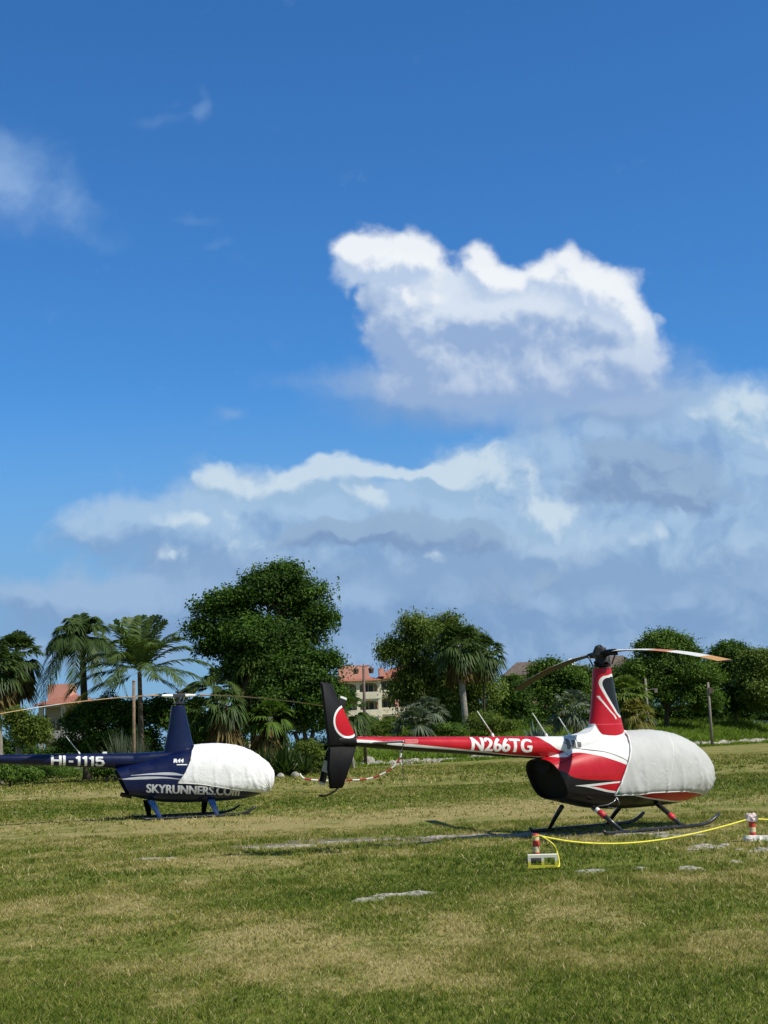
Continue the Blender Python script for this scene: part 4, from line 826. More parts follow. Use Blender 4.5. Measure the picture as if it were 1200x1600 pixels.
def fin_livery():
    L = Livery('black_fin_paint', (.005, .005, .007, 1), .55, .0); t = L.t
    d = t.m('SQRT', t.m('ADD', t.m('POWER', t.m('ADD', L.x, 5.755), 2.), t.m('POWER', t.m('SUBTRACT', L.z, 2.095), 2.)))
    L.paint(L.gt(.275, d), WHITE); L.paint(L.gt(.24, d), RED); return L.done()
def blue_livery():
    L = Livery('navy_paint', NAVY)
    L.paint(L.mul(L.xr(-1.62, -.02), L.below([(-1.62, 1.075), (-1.35, 1.105), (-1.0, 1.115), (-.5, 1.085), (-.02, 1.01)]), L.above([(-1.62, 1.065), (-1.35, 1.05), (-1.0, 1.045), (-.5, 1.045), (-.02, 1.0)])), SILV)
    L.paint(L.mul(L.xr(-1.36, .02), L.below([(-1.36, 1.165), (-.8, 1.195), (-.3, 1.19), (.02, 1.12)]), L.above([(-1.36, 1.155), (-.8, 1.15), (-.3, 1.12), (.02, 1.10)])), SILV)
    s1 = [(-1.36, 1.44), (-.9, 1.545), (-.45, 1.64), (.0, 1.70), (.3, 1.77)]
    L.paint(L.mul(L.xr(-1.36, .4), L.above([(a, b-.008) for a, b in s1]), L.below([(a, b+.008) for a, b in s1])), (.001, .002, .01, 1))
    L.paint(L.mul(L.xr(-1.37, -1.35), L.gt(L.z, 1.17), L.gt(1.45, L.z)), (.001, .002, .01, 1))
    return L.done()
def text_on(name, s, h, width, x0, zf, surf, m, parent, shear=0., bold=.02, off=.004, sub=.03, fat=.03):
    cu = bpy.data.curves.new('lettering', 'FONT'); cu.body = s; cu.size = 1; cu.offset = bold; cu.shear = shear; cu.resolution_u = 4; cu.fill_mode = 'BOTH'
    o = bpy.data.objects.new('lettering', cu); COL.objects.link(o)
    dg = bpy.context.evaluated_depsgraph_get(); me = bpy.data.meshes.new_from_object(o.evaluated_get(dg)); bpy.data.objects.remove(o)
    bm = bmesh.new(); bm.from_mesh(me)
    if fat:
        for k in range(1, 4):
            g = bmesh.ops.duplicate(bm, geom=[f for f in bm.faces if f.material_index == 0][:nf0] if k > 1 else bm.faces[:])
            if k == 1: nf0 = len([q for q in g['geom'] if isinstance(q, bmesh.types.BMFace)])
            for v in [q for q in g['geom'] if isinstance(q, bmesh.types.BMVert)]: v.co.x += fat*k; v.co.y += fat*.25*(k % 2); v.co.z = .12*k
            bm.faces.ensure_lookup_table()
    xs = [v.co.x for v in bm.verts]; ys = [v.co.y for v in bm.verts]; a, b, c, d = min(xs), max(xs), min(ys), max(ys)
    cap = .73 if c < -.05 else d
    for v in bm.verts: v.co.x = (v.co.x-a)/(b-a)*width; v.co.y = (v.co.y-max(c, 0))/(d-max(c, 0))*h
    for axis, n, L_ in ((0, int(width/sub), width), (1, int(h/sub)+1, h)):
        for k in range(1, n):
            co = [0, 0, 0]; no = [0, 0, 0]; co[axis] = L_*k/n; no[axis] = 1
            bmesh.ops.bisect_plane(bm, geom=bm.verts[:]+bm.edges[:]+bm.faces[:], plane_co=co, plane_no=no)
    for v in bm.verts:
        u, q = v.co.x, v.co.y; x = x0+u; z = zf(u)+q
        hit, nrm, _, _ = surf.ray_cast(Vector((x, -3, z)), Vector((0, 1, 0)))
        if hit is None: hit = Vector((x, -.3, z)); nrm = Vector((0, -1, 0))
        if nrm.y > 0: nrm = -nrm
        v.co = hit+nrm*(off+v.co.z*.005)
    bm.to_mesh(me); bm.free(); me.materials.clear(); me.materials.append(m); me.name = name
    t = bpy.data.objects.new(name, me); COL.objects.link(t); t.parent = parent; return t
def stroke_text(name, s, h, width, x0, zf, surf, m, parent, off=.004, sw=.20):
    """heavy plain capitals drawn from straight strokes, wrapped on the surface"""
    G_ = {'H': [[(0, 0), (0, 1)], [(.62, 0), (.62, 1)], [(0, .5), (.62, .5)]], 'I': [[(0, 0), (0, 1)]], '-': [[(0, .42), (.34, .42)]], '1': [[(.26, 0), (.26, 1)], [(.26, .93), (.03, .74)]],
          '5': [[(.55, .92), (.10, .92)], [(.10, .96), (.06, .50)], [(.06, .54), (.30, .62), (.50, .54), (.58, .34), (.50, .14), (.30, .05), (.10, .10), (.02, .22)]]}
    adv = {'H': .92, 'I': .34, '-': .54, '1': .52, '5': .75}
    polys = []; cx = sw/2
    for ch in s:
        for st in G_[ch]:
            for k in range(len(st)-1):
                a = np.array(st[k]); b = np.array(st[k+1]); d = (b-a)/np.linalg.norm(b-a); nn_ = np.array([-d[1], d[0]])*sw/2
                e = d*(sw*.30 if len(st) > 2 else 0); polys.append([p_+np.array([cx, 0]) for p_ in (a-e-nn_, b+e-nn_, b+e+nn_, a-e+nn_)])
        cx += adv[ch]
    tw = cx; V = []; F = []
    for pi, q in enumerate(polys):
        n = 8
        for i in range(n+1):
            for j in range(3):
                u = i/n; v = j/2; p_ = (q[0]*(1-u)+q[1]*u)*(1-v)+(q[3]*(1-u)+q[2]*u)*v
                X = p_[0]/tw*width; Z = min(max(p_[1], 0), 1)*h; x = x0+X; z = zf(X)+Z
                hit, nrm, _, _ = surf.ray_cast(Vector((x, -3, z)), Vector((0, 1, 0)))
                if hit is None: hit = Vector((x, -.3, z)); nrm = Vector((0, -1, 0))
                if nrm.y > 0: nrm = -nrm
                V.append(hit+nrm*(off+.0007*(pi % 5)))
        o_ = len(V)-3*(n+1)
        F += [(o_+i*3+j, o_+i*3+j+1, o_+(i+1)*3+j+1, o_+(i+1)*3+j) for i in range(n) for j in range(2)]
    mb = MB(); mb.add(V, F); return mb.build(name, m, parent)
def bvh_of(o):
    return BVHTree.FromPolygons([v.co.copy() for v in o.data.vertices], [tuple(p.vertices) for p in o.data.polygons])
def fin(name, poly, th, m, parent, y=0.):
    n = len(poly); c = np.mean(poly, 0); V = []
    for s, k in ((-1, .92), (1, .92)):
        for q in poly:
            p_ = c+(np.array(q)-c)*k; V.append((p_[0], y+s*th/2, p_[1]))
    for q in poly: V.append((q[0], y, q[1]))
    F = [tuple(range(n))[::-1], tuple(range(n, 2*n))]
    for i in range(n):
        j = (i+1) % n; F += [(i, j, 2*n+j, 2*n+i), (n+j, n+i, 2*n+i, 2*n+j)]
    mb = MB(); mb.add(V, F); return mb.build(name, m, parent, auto=60)
def blade_mat(name, segs, under):
    m, t, b = mat(name); tc = t.new('ShaderNodeTexCoord'); x, y, z = t.sep(tc.outputs['Object'])
    c = segs[0][1]
    for a, k in segs[1:]: c = t.mix(t.ss(x, a-.03, a+.03), c, k)
    n = t.noise(tc.outputs['Object'], 9., 5); c = t.mix(1., c, t.mix(n, (.65, .65, .65, 1), (1.1, 1.1, 1.1, 1)), 'MULTIPLY')
    nz = t.sep(tc.outputs['Normal'])[2]
    t.set(b.inputs['Base Color'], t.mix(t.m('LESS_THAN', nz, .12), c, under)); b.inputs['Roughness'].default_value = .6; b.inputs['Specular IOR Level'].default_value = .12; return m
def main_blade(parent, ang, droop, m, name='main_rotor_blade', hubz=3.2):
    V = []; sec = [(-.125, 0), (-.05, .008), (.06, .016), (.11, .012), (.13, 0), (.11, -.010), (.06, -.012), (-.05, -.006)]
    rs = np.linspace(.62, 5.03, 26)
    for r in rs:
        k = min(1, .45+(r-.62)*1.2)
        for c, z in sec: V.append((r, c*k, z*(1.6 if r < .9 else 1)-droop*(r/5.03)**1.9+.02))
    F = grid_faces(len(rs), len(sec)); F += [tuple(range(8)), tuple(range(len(V)-8, len(V)))[::-1]]
    mb = MB(); mb.add(V, F); o = mb.build(name, m, parent, auto=30); o.location = (0, 0, hubz); o.rotation_euler = (0, 0, ang); return o
def make_heli(kind, loc, heading, bladeang, droop, bmat):
    red = kind == 'red'
    root = empty('helicopter', loc, heading)
    bodym = red_livery() if red else blue_livery(); boomm = boom_livery() if red else bodym; pylm = pylon_livery() if red else bodym; finm = fin_livery() if red else bodym
    G = body_grid(); ni, nj, _ = G.shape; F = grid_faces(ni, nj); n = ni*nj
    mb = MB(); mb.add(G.reshape(-1, 3), F); F
    # rounded nose cap
    mb.f.append(tuple(range(nj)))
    body = mb.build('fuselage', bodym, root, auto=35)
    bb = bvh_of(body)
    # rear engine screen: recessed dark face with a rim
    ring = G[-1]; c = ring.mean(0); V = []
    for k, dxx in ((1., 0.), (.93, .0), (.93, .10), (.0, .12)):
        q = c+(ring-c)*k; q[:, 0] += dxx; V.append(q)
    V = np.concatenate(V); mb = MB(); mb.add(V, grid_faces(4, nj)); mb.build('engine_screen', M['grille'] if red else bodym, root)
    mb = MB(); hole = c+np.array([-.06+.02, 0, .27]); mb.tube([hole+np.array([-.02, 0, 0]), hole+np.array([.10, 0, -.01])], [.19, .17], 20, flat=.75); mb.build('fan_outlet', M['grille'], root) if red else None
    sp = superloft('engine_cowl', [(.42, 0, 1.60, .20, .20, 2.4), (.1, 0, 1.54, .26, .25, 2.6), (-.3, 0, 1.52, .27, .235, 2.7), (-.7, 0, 1.52, .25, .22, 2.6), (-1.1, 0, 1.52, .225, .208, 2.3), (-1.25, 0, 1.522, .207, .206, 2)], bodym, root)
    bc = [(-1.2, 0, 1.522, .207, .207, 2), (-2.3, 0, 1.575, .178, .18, 2), (-3.4, 0, 1.635, .147, .148, 2), (-4.6, 0, 1.70, .113, .113, 2), (-5.62, 0, 1.765, .082, .082, 2)]
    boom = superloft('tail_boom', bc, boomm, root, n=32); bo = bvh_of(boom)
    top = .165; tf = .16
    py = superloft('mast_fairing', [(1.5, .02, 0, .50, .24, 2), (1.70, .0, 0, .43, .225, 2), (1.85, -.01, 0, .395, .215, 2), (1.98, -.01, 0, .36, .20, 2.1), (2.4, -.01, 0, .27, .175, 2.1), (2.88, -.02, 0, .185, .155, 2.2), (2.93, -.02, 0, .175, .145, 2.2)], pylm, root, axis='z')
    # fillet behind the mast
    mb = MB(); V = []
    prof = [(-.28, 2.0), (-.33, 1.93), (-.42, 1.85), (-.55, 1.78), (-.72, 1.745), (-.95, 1.735), (-.95, 1.62), (-.2, 1.55), (0, 1.6), (0, 2.0)]
    for s in (-1, 1):
        for x, z in prof: V.append((x, s*(.03+.20*sst(2.05, 1.6, z)), z))
    k = len(prof); F = [tuple(range(k))[::-1], tuple(range(k, 2*k))]+[(i, (i+1) % k, k+(i+1) % k, k+i) for i in range(k)]
    if red: mb.add(V, F); wm = M['white']; mb.build('cowl_fillet', wm, root, auto=50)
    # rotor head
    hub = MB(); z = 3.2
    hub.tube([(0, 0, 2.9), (0, 0, 3.16)], .042, 12)
    hub.build('rotor_mast', M['dark_metal'], root)
    ca, sa = math.cos(bladeang), math.sin(bladeang); ra = np.array([ca, sa, 0]); rb = np.array([-sa, ca, 0])
    rh = MB(); rot = np.stack([ra, rb, [0, 0, 1]], 1)
    rh.box((0, 0, 3.20), (.36, .12, .10), rot); rh.tube([(0, 0, 3.12), (0, 0, 3.33)], [.06, .035], 12); rh.box((0, 0, 3.30), (.12, .14, .05), rot)
    head = rh.build('rotor_hub', M['dark_metal'], root, bevel=.01)
    for s in (1, -1):
        g = MB(); g.tube([np.array([0, 0, 3.2])+ra*s*.15, np.array([0, 0, 3.205])+ra*s*(.42 if red else .30), np.array([0, 0, 3.205])+ra*s*(.68 if red else .5)], ([.065, .058, .045] if red else [.04, .045, .03]), 12)
        g.box(np.array([0, 0, 3.18])+ra*s*.30+rb*.10, (.10, .16, .05) if red else (.07, .12, .035), rot)
        g.build('blade_grip', M['black'] if red else M['white'], root, auto=40)
        l = MB(); l.tube([np.array([0, 0, 3.0])+ra*s*.17+rb*s*.12, np.array([0, 0, 3.18])+ra*s*.27+rb*s*.16], .014, 8)
        l.build('pitch_link', M['steel'] if not red else M['dark_metal'], root)
    sw = MB(); sw.tube([(0, 0, 2.96), (0, 0, 2.985), (0, 0, 3.01)], [.13, .17, .13], 20); sw.tube([(0, 0, 2.93), (0, 0, 3.06)], .075, 14); sw.build('swashplate', M['dark_metal'], root, auto=40)
    if red:
        # black cover wrapped over the head
        mb = MB(); mb.tube([(0, 0, 3.02), (.02, 0, 3.12), (-.02, .02, 3.22), (-.03, 0, 3.32), (-.03, 0, 3.36)], [.16, .15, .17, .10, .02], 11); q = np.array(mb.v); rs = np.random.RandomState(4); mb.v = [tuple(a) for a in q+rs.randn(*q.shape)*.014]
        mb.build('head_wrap', M['rubber'], root)
    for s in (0, math.pi): main_blade(root, bladeang+s, droop, bmat)
    # tail
    gb = superloft('tail_gearbox', [(-5.55, 0, 1.765, .08, .08, 2), (-5.75, .02, 1.785, .085, .09, 2.2), (-5.93, .02, 1.79, .06, .07, 2.2)], finm if red else M['dark_metal'], root, n=16)
    up = [(-6.235, 2.735), (-6.03, 2.70), (-5.60, 1.87), (-5.58, 1.70), (-6.12, 1.70), (-6.155, 2.0)]
    lo = [(-5.58, 1.70), (-5.66, 1.50), (-5.88, 1.04), (-6.12, 1.04), (-6.16, 1.35), (-6.12, 1.70)]
    fin('upper_fin', up, .07, finm, root); fin('lower_fin', lo, .07, M['black'] if red else bodym, root)
    st = MB(); st.box((-5.17, -.50, 1.735), (.30, .86, .035)); st.build('horizontal_stabilizer', boomm if red else bodym, root, bevel=.012)
    if red:
        e = MB(); e.box((-5.17, -.935, 1.73), (.26, .018, .075)); e.build('stabilizer_tip', simple('pink_tip', (.62, .16, .17), .4), root, bevel=.006)
    g = MB(); g.tube([(-5.95, 0, 1.06), (-6.02, 0, 1.0), (-6.13, 0, .955), (-6.22, 0, .935), (-6.32, 0, .945)], .016, 8); g.build('tail_guard', M['black'], root, True)
    # tail rotor on the left side
    tr = MB(); tr.tube([(-5.83, .05, 1.80), (-5.83, .34, 1.80)], .028, 10); tr.box((-5.83, .30, 1.80), (.09, .05, .09)); tr.build('tail_rotor_hub', M['dark_metal'], root)
    m, t, b = mat('tail_blade_stripes_'+kind); tc = t.new('ShaderNodeTexCoord'); rz = t.sep(tc.outputs['Object'])[2]
    stripe = t.m('GREATER_THAN', t.m('FRACT', t.m('MULTIPLY', rz, 2.85)), .52)
    t.set(b.inputs['Base Color'], t.mix(stripe, (.72, .74, .70, 1), (.012, .012, .014, 1))); b.inputs['Roughness'].default_value = .4
    for s in (1, -1):
        bl = MB(); a = math.atan2(.33, .94)
        V = []
        for r in (.09, .16, .45, .737):
            for cx, cy in ((-.065, 0), (-.02, .008), (.04, .009), (.065, 0), (.04, -.009), (-.02, -.008)): V.append((cx*(1 if r > .12 else .5), cy, r))
        F = grid_faces(4, 6)+[tuple(range(6)), tuple(range(18, 24))[::-1]]; bl.add(V, F)
        o = bl.build('tail_rotor_blade', m, root, auto=40); o.location = (-5.83, .30, 1.80); o.rotation_euler = (0, a+(math.pi if s < 0 else 0), 0)
    # skids and legs
    skm = M['skidblack']
    for s in (-1, 1):
        y = s*.95; k = MB()
        k.tube([(-1.15, y, .10), (-1.08, y, .045), (-.9, y, .04), (0, y, .04), (1.0, y, .04), (1.35, y, .045), (1.52, y, .075), (1.66, y, .13), (1.78, y, .20), (1.82, y, .215)], [.02]+[.034]*8+[.012], 12)
        sk = k.build('skid', skm, root, True)
    for (xt, xb) in ((-.83, -.68), (.74, .80)):
        for s in (-1, 1):
            top_ = np.array([xt, s*.40, .47]); bot = np.array([xb, s*.95, .05])
            l = MB()
            if red:
                l.tube([top_, top_+(bot-top_)*.5+np.array([0, 0, .015]), bot], [.045, .042, .034], 12); lg = l.build('skid_leg', skm, root, True)
                if s < 0:
                    d = bot-top_; a0, a1 = (.22, .42) if xt < 0 else (.55, .72)
                    p = MB(); p.tube([top_+d*a0+np.array([0, 0, .012]), top_+d*a1+np.array([0, 0, .012])], .052, 12); p.build('padding', M['redpad'], lg, True)
                    if xt < 0:
                        p = MB(); p.tube([top_+d*.12+np.array([0, 0, .01]), top_+d*.21+np.array([0, 0, .012])], .05, 12); p.build('padding', M['white'], lg, True)
            else:
                V = []; d = bot-top_
                for q, ch in ((-.05, .10), (.5, .08), (1., .055)):
                    for g_ in range(14):
                        a = 2*math.pi*g_/14; V.append(top_+d*q+np.array([math.cos(a)*ch, 0, 0])+np.array([0, .75, .6*(s)])*0+np.array([0, math.sin(a)*.032, 0]))
                l.add(V, grid_faces(3, 14)+[tuple(range(14)), tuple(range(28, 42))[::-1]]); l.build('skid_leg', M['blueleg'] if s < 0 else M['black'], root, auto=50)
    # aerials and beacon
    for (x, h) in (((-2.70, .44), (-1.46, .42), (-.90, .34)) if red else ((-2.62, .46),)):
        zt = 1.52+.207+(0 if x > -1.3 else .028*(-x-1.2)); a = MB()
        a.tube([(x, 0, zt-.03), (x-.02, 0, zt+.05)], [.035, .02], 10); a.tube([(x-.02, 0, zt+.04), (x-.33*h/.44, 0, zt+h)], [.013, .007], 8); a.build('aerial', M['white'], root, True)
    if not red:
        a = MB(); a.box((-1.97, 0, 1.765), (.12, .05, .05)); a.build('beacon', M['white'], root, bevel=.01)
        a = MB(); a.tube([(-.1, -.10, 1.76), (-.1, -.12, 1.85)], [.02, .012], 8); a.build('vent_cap', M['white'], root)
        a = MB(); a.tube([(-1.28, 0, .62), (-1.50, 0, .66), (-1.57, 0, .68)], [.07, .06, .055], 14); a.build('exhaust_pipe', M['rubber'], root, True)
        for xx in (.62, .72):
            a = MB(); a.tube([(xx, 0, .42), (xx, 0, .32)], .012, 6); a.build('drain_tube', M['rubber'], root)
    else:
        a = MB(); a.tube([(-5.32, -.93, 1.70), (-5.36, -.93, 1.60), (-5.42, -.93, 1.56)], .012, 6); a.build('tie_down_hook', M['rubber'], root)
    for (xw, ww_, hh_) in ((-1.15, .085, .19), (-1.03, .085, .15), (-.91, .085, .12)) if red else ():
        V = []
        for i in range(7):
            for j in range(7):
                u = i/6*2-1; v = j/6*2-1; k = (1-abs(u)**6*abs(v)**6*.12)
                x = xw+u*ww_/2*k; z = 1.585-(.19-hh_)*.1+v*hh_/2*k
                hit, nr, _, _ = bvh_of(sp).ray_cast(Vector((x, -3, z)), Vector((0, 1, 0))) if False else (None,)*4
                V.append((x, z))
        cb = bvh_of(sp); VV = []
        for x, z in V:
            hs = [q for q in (cb.ray_cast(Vector((x, -3, z)), Vector((0, 1, 0)))[0], bb.ray_cast(Vector((x, -3, z)), Vector((0, 1, 0)))[0]) if q is not None]
            hit = min(hs, key=lambda q: q.y) if hs else Vector((x, -.2, z))
            VV.append((hit.x, hit.y-.004, hit.z))
        mb = MB(); mb.add(VV, grid_faces(7, 7, False)); mb.build('air_vent', M['greywin'], root)
    if red:
        text_on('registration', 'N266TG', .225, 1.35, -3.32, lambda u: 1.545-.055*u, bo, M['white'], root, .12, .012, fat=.018)
        cable = MB(); cable.tube([(-.42, -.60, .62), (-.50, -.60, .55), (-.60, -.55, .50), (-.78, -.44, .48)], .008, 6); cable.tube([(-.42, -.60, .62), (-.38, -.62, .5), (-.46, -.60, .43), (-.62, -.56, .46)], .006, 6); cable.build('tie_cord', M['steel'], root, True)
    else:
        stroke_text('registration', 'HI-1115', .245, 1.39, -3.36, lambda u: 1.505-.065*u, bo, M['white'], root)
        text_on('company_lettering', 'SKYRUNNERS.COm', .215, 2.47, -.97, lambda u: .71-.080*u, bb, M['silver'], root, 0, .012, sub=.05, fat=.022)
        text_on('type_lettering', 'R44', .10, .27, -.25, lambda u: 1.44-.03*u, bb, M['white'], root, .2, .015)
        mb = MB(); V = []
        for x in (-.17, .1):
            for z in (1.375, 1.40):
                hit, nr, _, _ = bb.ray_cast(Vector((x, -3, z-.03*(x+.25))), Vector((0, 1, 0))); V.append((hit.x, hit.y-.005, hit.z))
        mb.add(V, [(0, 1, 3, 2)]); mb.build('lettering_underline', M['white'], root)
    return root, bb
def cover(kind, root, rear, edge, m, hemm):
    """fabric cover over the cabin; rear: z -> x of its back edge, edge: x -> z of its lower edge"""
    zi, xi = zip(*rear); ex, ez = zip(*edge); tabx = np.array([b[0] for b in BODY]); idx = np.arange(len(BODY))
    na, nb = 120, 60; A = np.linspace(0, 1, na)[:, None]; Bq = np.linspace(0, 1, nb)[None, :]
    T = 0*A+Bq*.8+.1; I = 4+0*T
    xs = catmull(BODY, np.linspace(0, 12, 400))[:, 0]; si = np.linspace(0, 12, 400)
    tt = np.linspace(0, 1, 200)
    def t_edge(I_):
        out = np.zeros_like(I_)
        Pn = body_pt(I_.ravel()[:, None]+0*tt[None, :], tt[None, :]+0*I_.ravel()[:, None]); z = Pn[..., 2]; x = Pn[..., 0]
        ze = np.interp(x[:, 0], ex, ez); k = np.argmax(z > ze[:, None], axis=1); return tt[k].reshape(I_.shape)
    for it in range(6):
        z = body_pt(I, T)[..., 2]
        xr = np.interp(z[0], zi, xi)           # back edge for every column
        ir = np.interp(-xr, -xs, si)
        I = (1-A**1.0)*ir[None, :]*1.0+A*0.0
        I = ir[None, :]*(1-A)
        te = t_edge(I[:, 0]); te = np.convolve(np.pad(te, 3, mode='edge'), np.ones(7)/7, 'valid')
        te[-6:] = te[-6:]*np.linspace(1, 0, 6)
        T = te[:, None]+(1-te[:, None])*Bq
    Pt = body_pt(I, T)
    e = 1e-3
    d1 = body_pt(np.clip(I+.02, .01, 15), T)-body_pt(np.clip(I-.02, 0, 15), T); d2 = body_pt(I, np.clip(T+.004, 0, 1))-body_pt(I, np.clip(T-.004, 0, 1))
    N = np.cross(d1, d2); N /= np.linalg.norm(N, axis=2, keepdims=True)+1e-9; N[-1] = (1, 0, 0)
    sgn = np.sign((N*(Pt-np.array([.9, 0, .97]))).sum(-1, keepdims=True)); N *= sgn
    x, z = Pt[..., 0], Pt[..., 2]
    # folds running up from the lower hem, and shallow sag between them
    cz = z-.6; ph = x*3.2+.9*cz*np.where(x > 1.4, -1.6, .8)
    rid = np.abs(fbm(x*4.6+.9*z+3, z*.9+x*.3+5, 2)-.5)*2
    rid2 = np.abs(fbm(x*9-3*z+13, z*2.2+8, 2)-.5)*2
    fold = (1-sst(0, .24, rid))*.034*np.exp(-cz*1.5)+(1-sst(0, .2, rid2))*.018*np.exp(-cz*1.1)*sst(.7, 1.6, x)
    sagn = (fbm(x*1.2+9, z*1.4+2, 2)-.5)*.02
    nosefold = .012*np.sin(np.arctan2(z-.62, x-2.38+1e-6)*26)*np.exp(-((x-2.38)**2+(z-.62)**2)/.10)
    off = .022+fold+sagn*.8+nosefold*0.9
    edgeflat = sst(0, .06, Bq+0*A)*.6+.4
    Pt = Pt+N*(np.maximum(off, .010)*edgeflat)[..., None]
    L_ = Pt[:, ::-1].copy(); L_[..., 1] *= -1; G = np.concatenate([Pt, L_[:, 1:]], 1); nj = G.shape[1]
    mb = MB(); mb.add(G.reshape(-1, 3), grid_faces(na, nj, False))
    o = mb.build('cabin_cover', m, None, smooth=True); sd = o.modifiers.new('s', 'SOLIDIFY'); sd.thickness = .006; sd.offset = 1
    for mm in (o,): mm.location = root.location; mm.rotation_euler = root.rotation_euler
    loop = list(G[:, 0][::-1])+list(G[0, 1:-1])+list(G[:, -1]); loop = [p_ for k, p_ in enumerate(loop)]
    h = MB(); h.tube(loop, .015, 6); h.build('hem', hemm, o, True)
    kx = int(np.argmin(np.abs(G[:, 30, 0]-1.15))); sm = MB(); sm.tube(list(G[kx, 2:-2]+np.array([0, 0, .004])), .007, 6); sm.build('seam', hemm, o, True)
    return o, G
# --- red helicopter
def hub_origin(hx, hy, hz): q = PZ(hx, hy, hz); return Vector((q[0], q[1], 0))
RL = hub_origin(940, 1022, 3.2); RH = R_(36)
BODY_STD = BODY
# the red machine's cover is pulled tight: a lower roof line and a fuller nose
BODY = [(a[0], a[1], a[3]+(a[2]-a[3])*(1-.13*float(sst(-.7, .2, a[0]))), a[3], a[4]*(1+.14*float(sst(1.2, 2.0, a[0]))), a[5], a[6]) for a in BODY_STD]
bm_red = blade_mat('red_heli_blade', [(0, (.78, .78, .76, 1)), (2.35, (.62, .25, .15, 1)), (3.15, (.80, .80, .78, 1)), (4.35, (.62, .34, .14, 1))], (.035, .034, .030, 1))
heli_red, bbr = make_heli('red', RL, RH, R_(-76.5)-RH, .46, bm_red)
tag(heli_red, 'red, white and black helicopter with a grey cover over its cabin, standing on the grass', 'helicopter', 'parked helicopters')
def fabric(name, c, tr=.25):
    m, t, b = mat(name); tc = t.new('ShaderNodeTexCoord'); n = t.noise(tc.outputs['Object'], 2.2, 5, .6); n2 = t.noise(tc.outputs['Object'], 260, 2)
    t.set(b.inputs['Base Color'], t.mix(t.ss(n, .3, .7), tuple(x*.90 for x in c)+(1,), tuple(c)+(1,))); b.inputs['Roughness'].default_value = .8; b.inputs['Specular IOR Level'].default_value = .25
    b.inputs['Sheen Weight'].default_value = .15
    bn = t.new('ShaderNodeBump'); bn.inputs['Strength'].default_value = .16; bn.inputs['Distance'].default_value = .03
    nv = t.vm('MULTIPLY', tc.outputs['Object'], (1.6, 1., .7)); r = t.noise(nv, 3.2, 4, .6, .8); rr = t.m('ABSOLUTE', t.m('SUBTRACT', r, .5))
    t.set(bn.inputs['Height'], t.m('ADD', t.ss(rr, 0, .10), t.m('MULTIPLY', n2, .02))); t.set(b.inputs['Normal'], bn.outputs[0]); return m
fgrey = fabric('grey_cover_cloth', (.50, .51, .50)); fwhite = fabric('white_cover_cloth', (.80, .80, .81)); fhem = fabric('white_hem', (.78, .78, .77))
cr_, Gr = cover('red', heli_red, [(.3, -.44), (.65, -.43), (1.0, -.22), (1.2, -.10), (1.4, .04), (1.6, .17), (1.75, .34), (1.9, .56)], [(-.5, .655), (.0, .645), (.5, .655), (.92, .65), (1.42, .64), (1.94, .58), (2.2, .52), (2.3, .50), (2.6, .5)], fgrey, fhem)
tag(cr_, 'light grey cloth cover with white hem pulled over the cabin of the red helicopter', 'cover', 'cabin covers')
# green corner patch on the cover (both sides)
def corner(G, o):
    V = []; n0 = 0
    for (i, j) in [(a, b) for a in range(0, 7) for b in range(0, 9)]: pass
    mb = MB(); idx = {}
    for i in range(0, 5):
        for j in range(0, 8):
            if i/4+j/7 <= 1.001: idx[(i, j)] = len(V); V.append(G[i, j]+np.array([0, -.012, 0]))
    F = []
    for i in range(4):
        for j in range(7):
            q = [(i, j), (i+1, j), (i+1, j+1), (i, j+1)]; q = [idx[k] for k in q if k in idx]
            if len(q) >= 3: F.append(tuple(q))
    mb.add(V, F); mb.build('corner_patch', M['green'], o)
corner(Gr, cr_)
BODY = BODY_STD; BL = hub_origin(279, 1087, 3.2); BH = R_(18)
bm_blue = blade_mat('blue_heli_blade', [(0, (.50, .30, .12, 1)), (2.0, (.52, .36, .2, 1)), (3.4, (.62, .60, .58, 1)), (4.4, (.55, .38, .18, 1))], (.22, .21, .20, 1))
heli_blue, bbb = make_heli('blue', BL, BH, R_(36)-BH, .42, bm_blue)
tag(heli_blue, 'dark blue helicopter with a white cover over its cabin, parked in front of the palms', 'helicopter', 'parked helicopters')
cb_, Gb = cover('blue', heli_blue, [(.3, -.16), (.9, -.17), (1.0, -.08), (1.16, .04), (1.45, .19), (1.7, .27), (1.9, .42)], [(-.3, .90), (0, .895), (.37, .86), (.89, .765), (1.41, .665), (1.94, .60), (2.2, .57), (2.3, .55), (2.6, .5)], fwhite, fhem)
tag(cb_, 'bright white creased cloth cover over the cabin of the blue helicopter', 'cover', 'cabin covers')
# ------------------------------------------------------------------ marker posts, block, ropes
band_m, t, b = mat('red_white_bands'); tc = t.new('ShaderNodeTexCoord'); zz = t.sep(tc.outputs['Object'])[2]; st = t.m('GREATER_THAN', t.m('FRACT', t.m('ADD', t.m('MULTIPLY', zz, 6.2), .12)), .48)
n = t.noise(tc.outputs['Object'], 14., 5, .6)
t.set(b.inputs['Base Color'], t.mix(st, t.mix(n, (.62, .50, .28, 1), (.80, .66, .40, 1)), t.mix(n, (.45, .03, .02, 1), (.70, .06, .05, 1)))); b.inputs['Roughness'].default_value = .45
yel = simple('yellow_rope', (.72, .66, .06), .55, 0, .15, 30); blockm, t, b = mat('painted_block'); tc = t.new('ShaderNodeTexCoord'); zz = t.sep(tc.outputs['Object'])[2]; n = t.noise(tc.outputs['Object'], 12., 5, .65)
t.set(b.inputs['Base Color'], t.mix(t.ss(t.m('ADD', zz, t.m('MULTIPLY', n, .05)), .10, .125), (.66, .60, .05, 1), (.74, .72, .60, 1))); b.inputs['Roughness'].default_value = .85
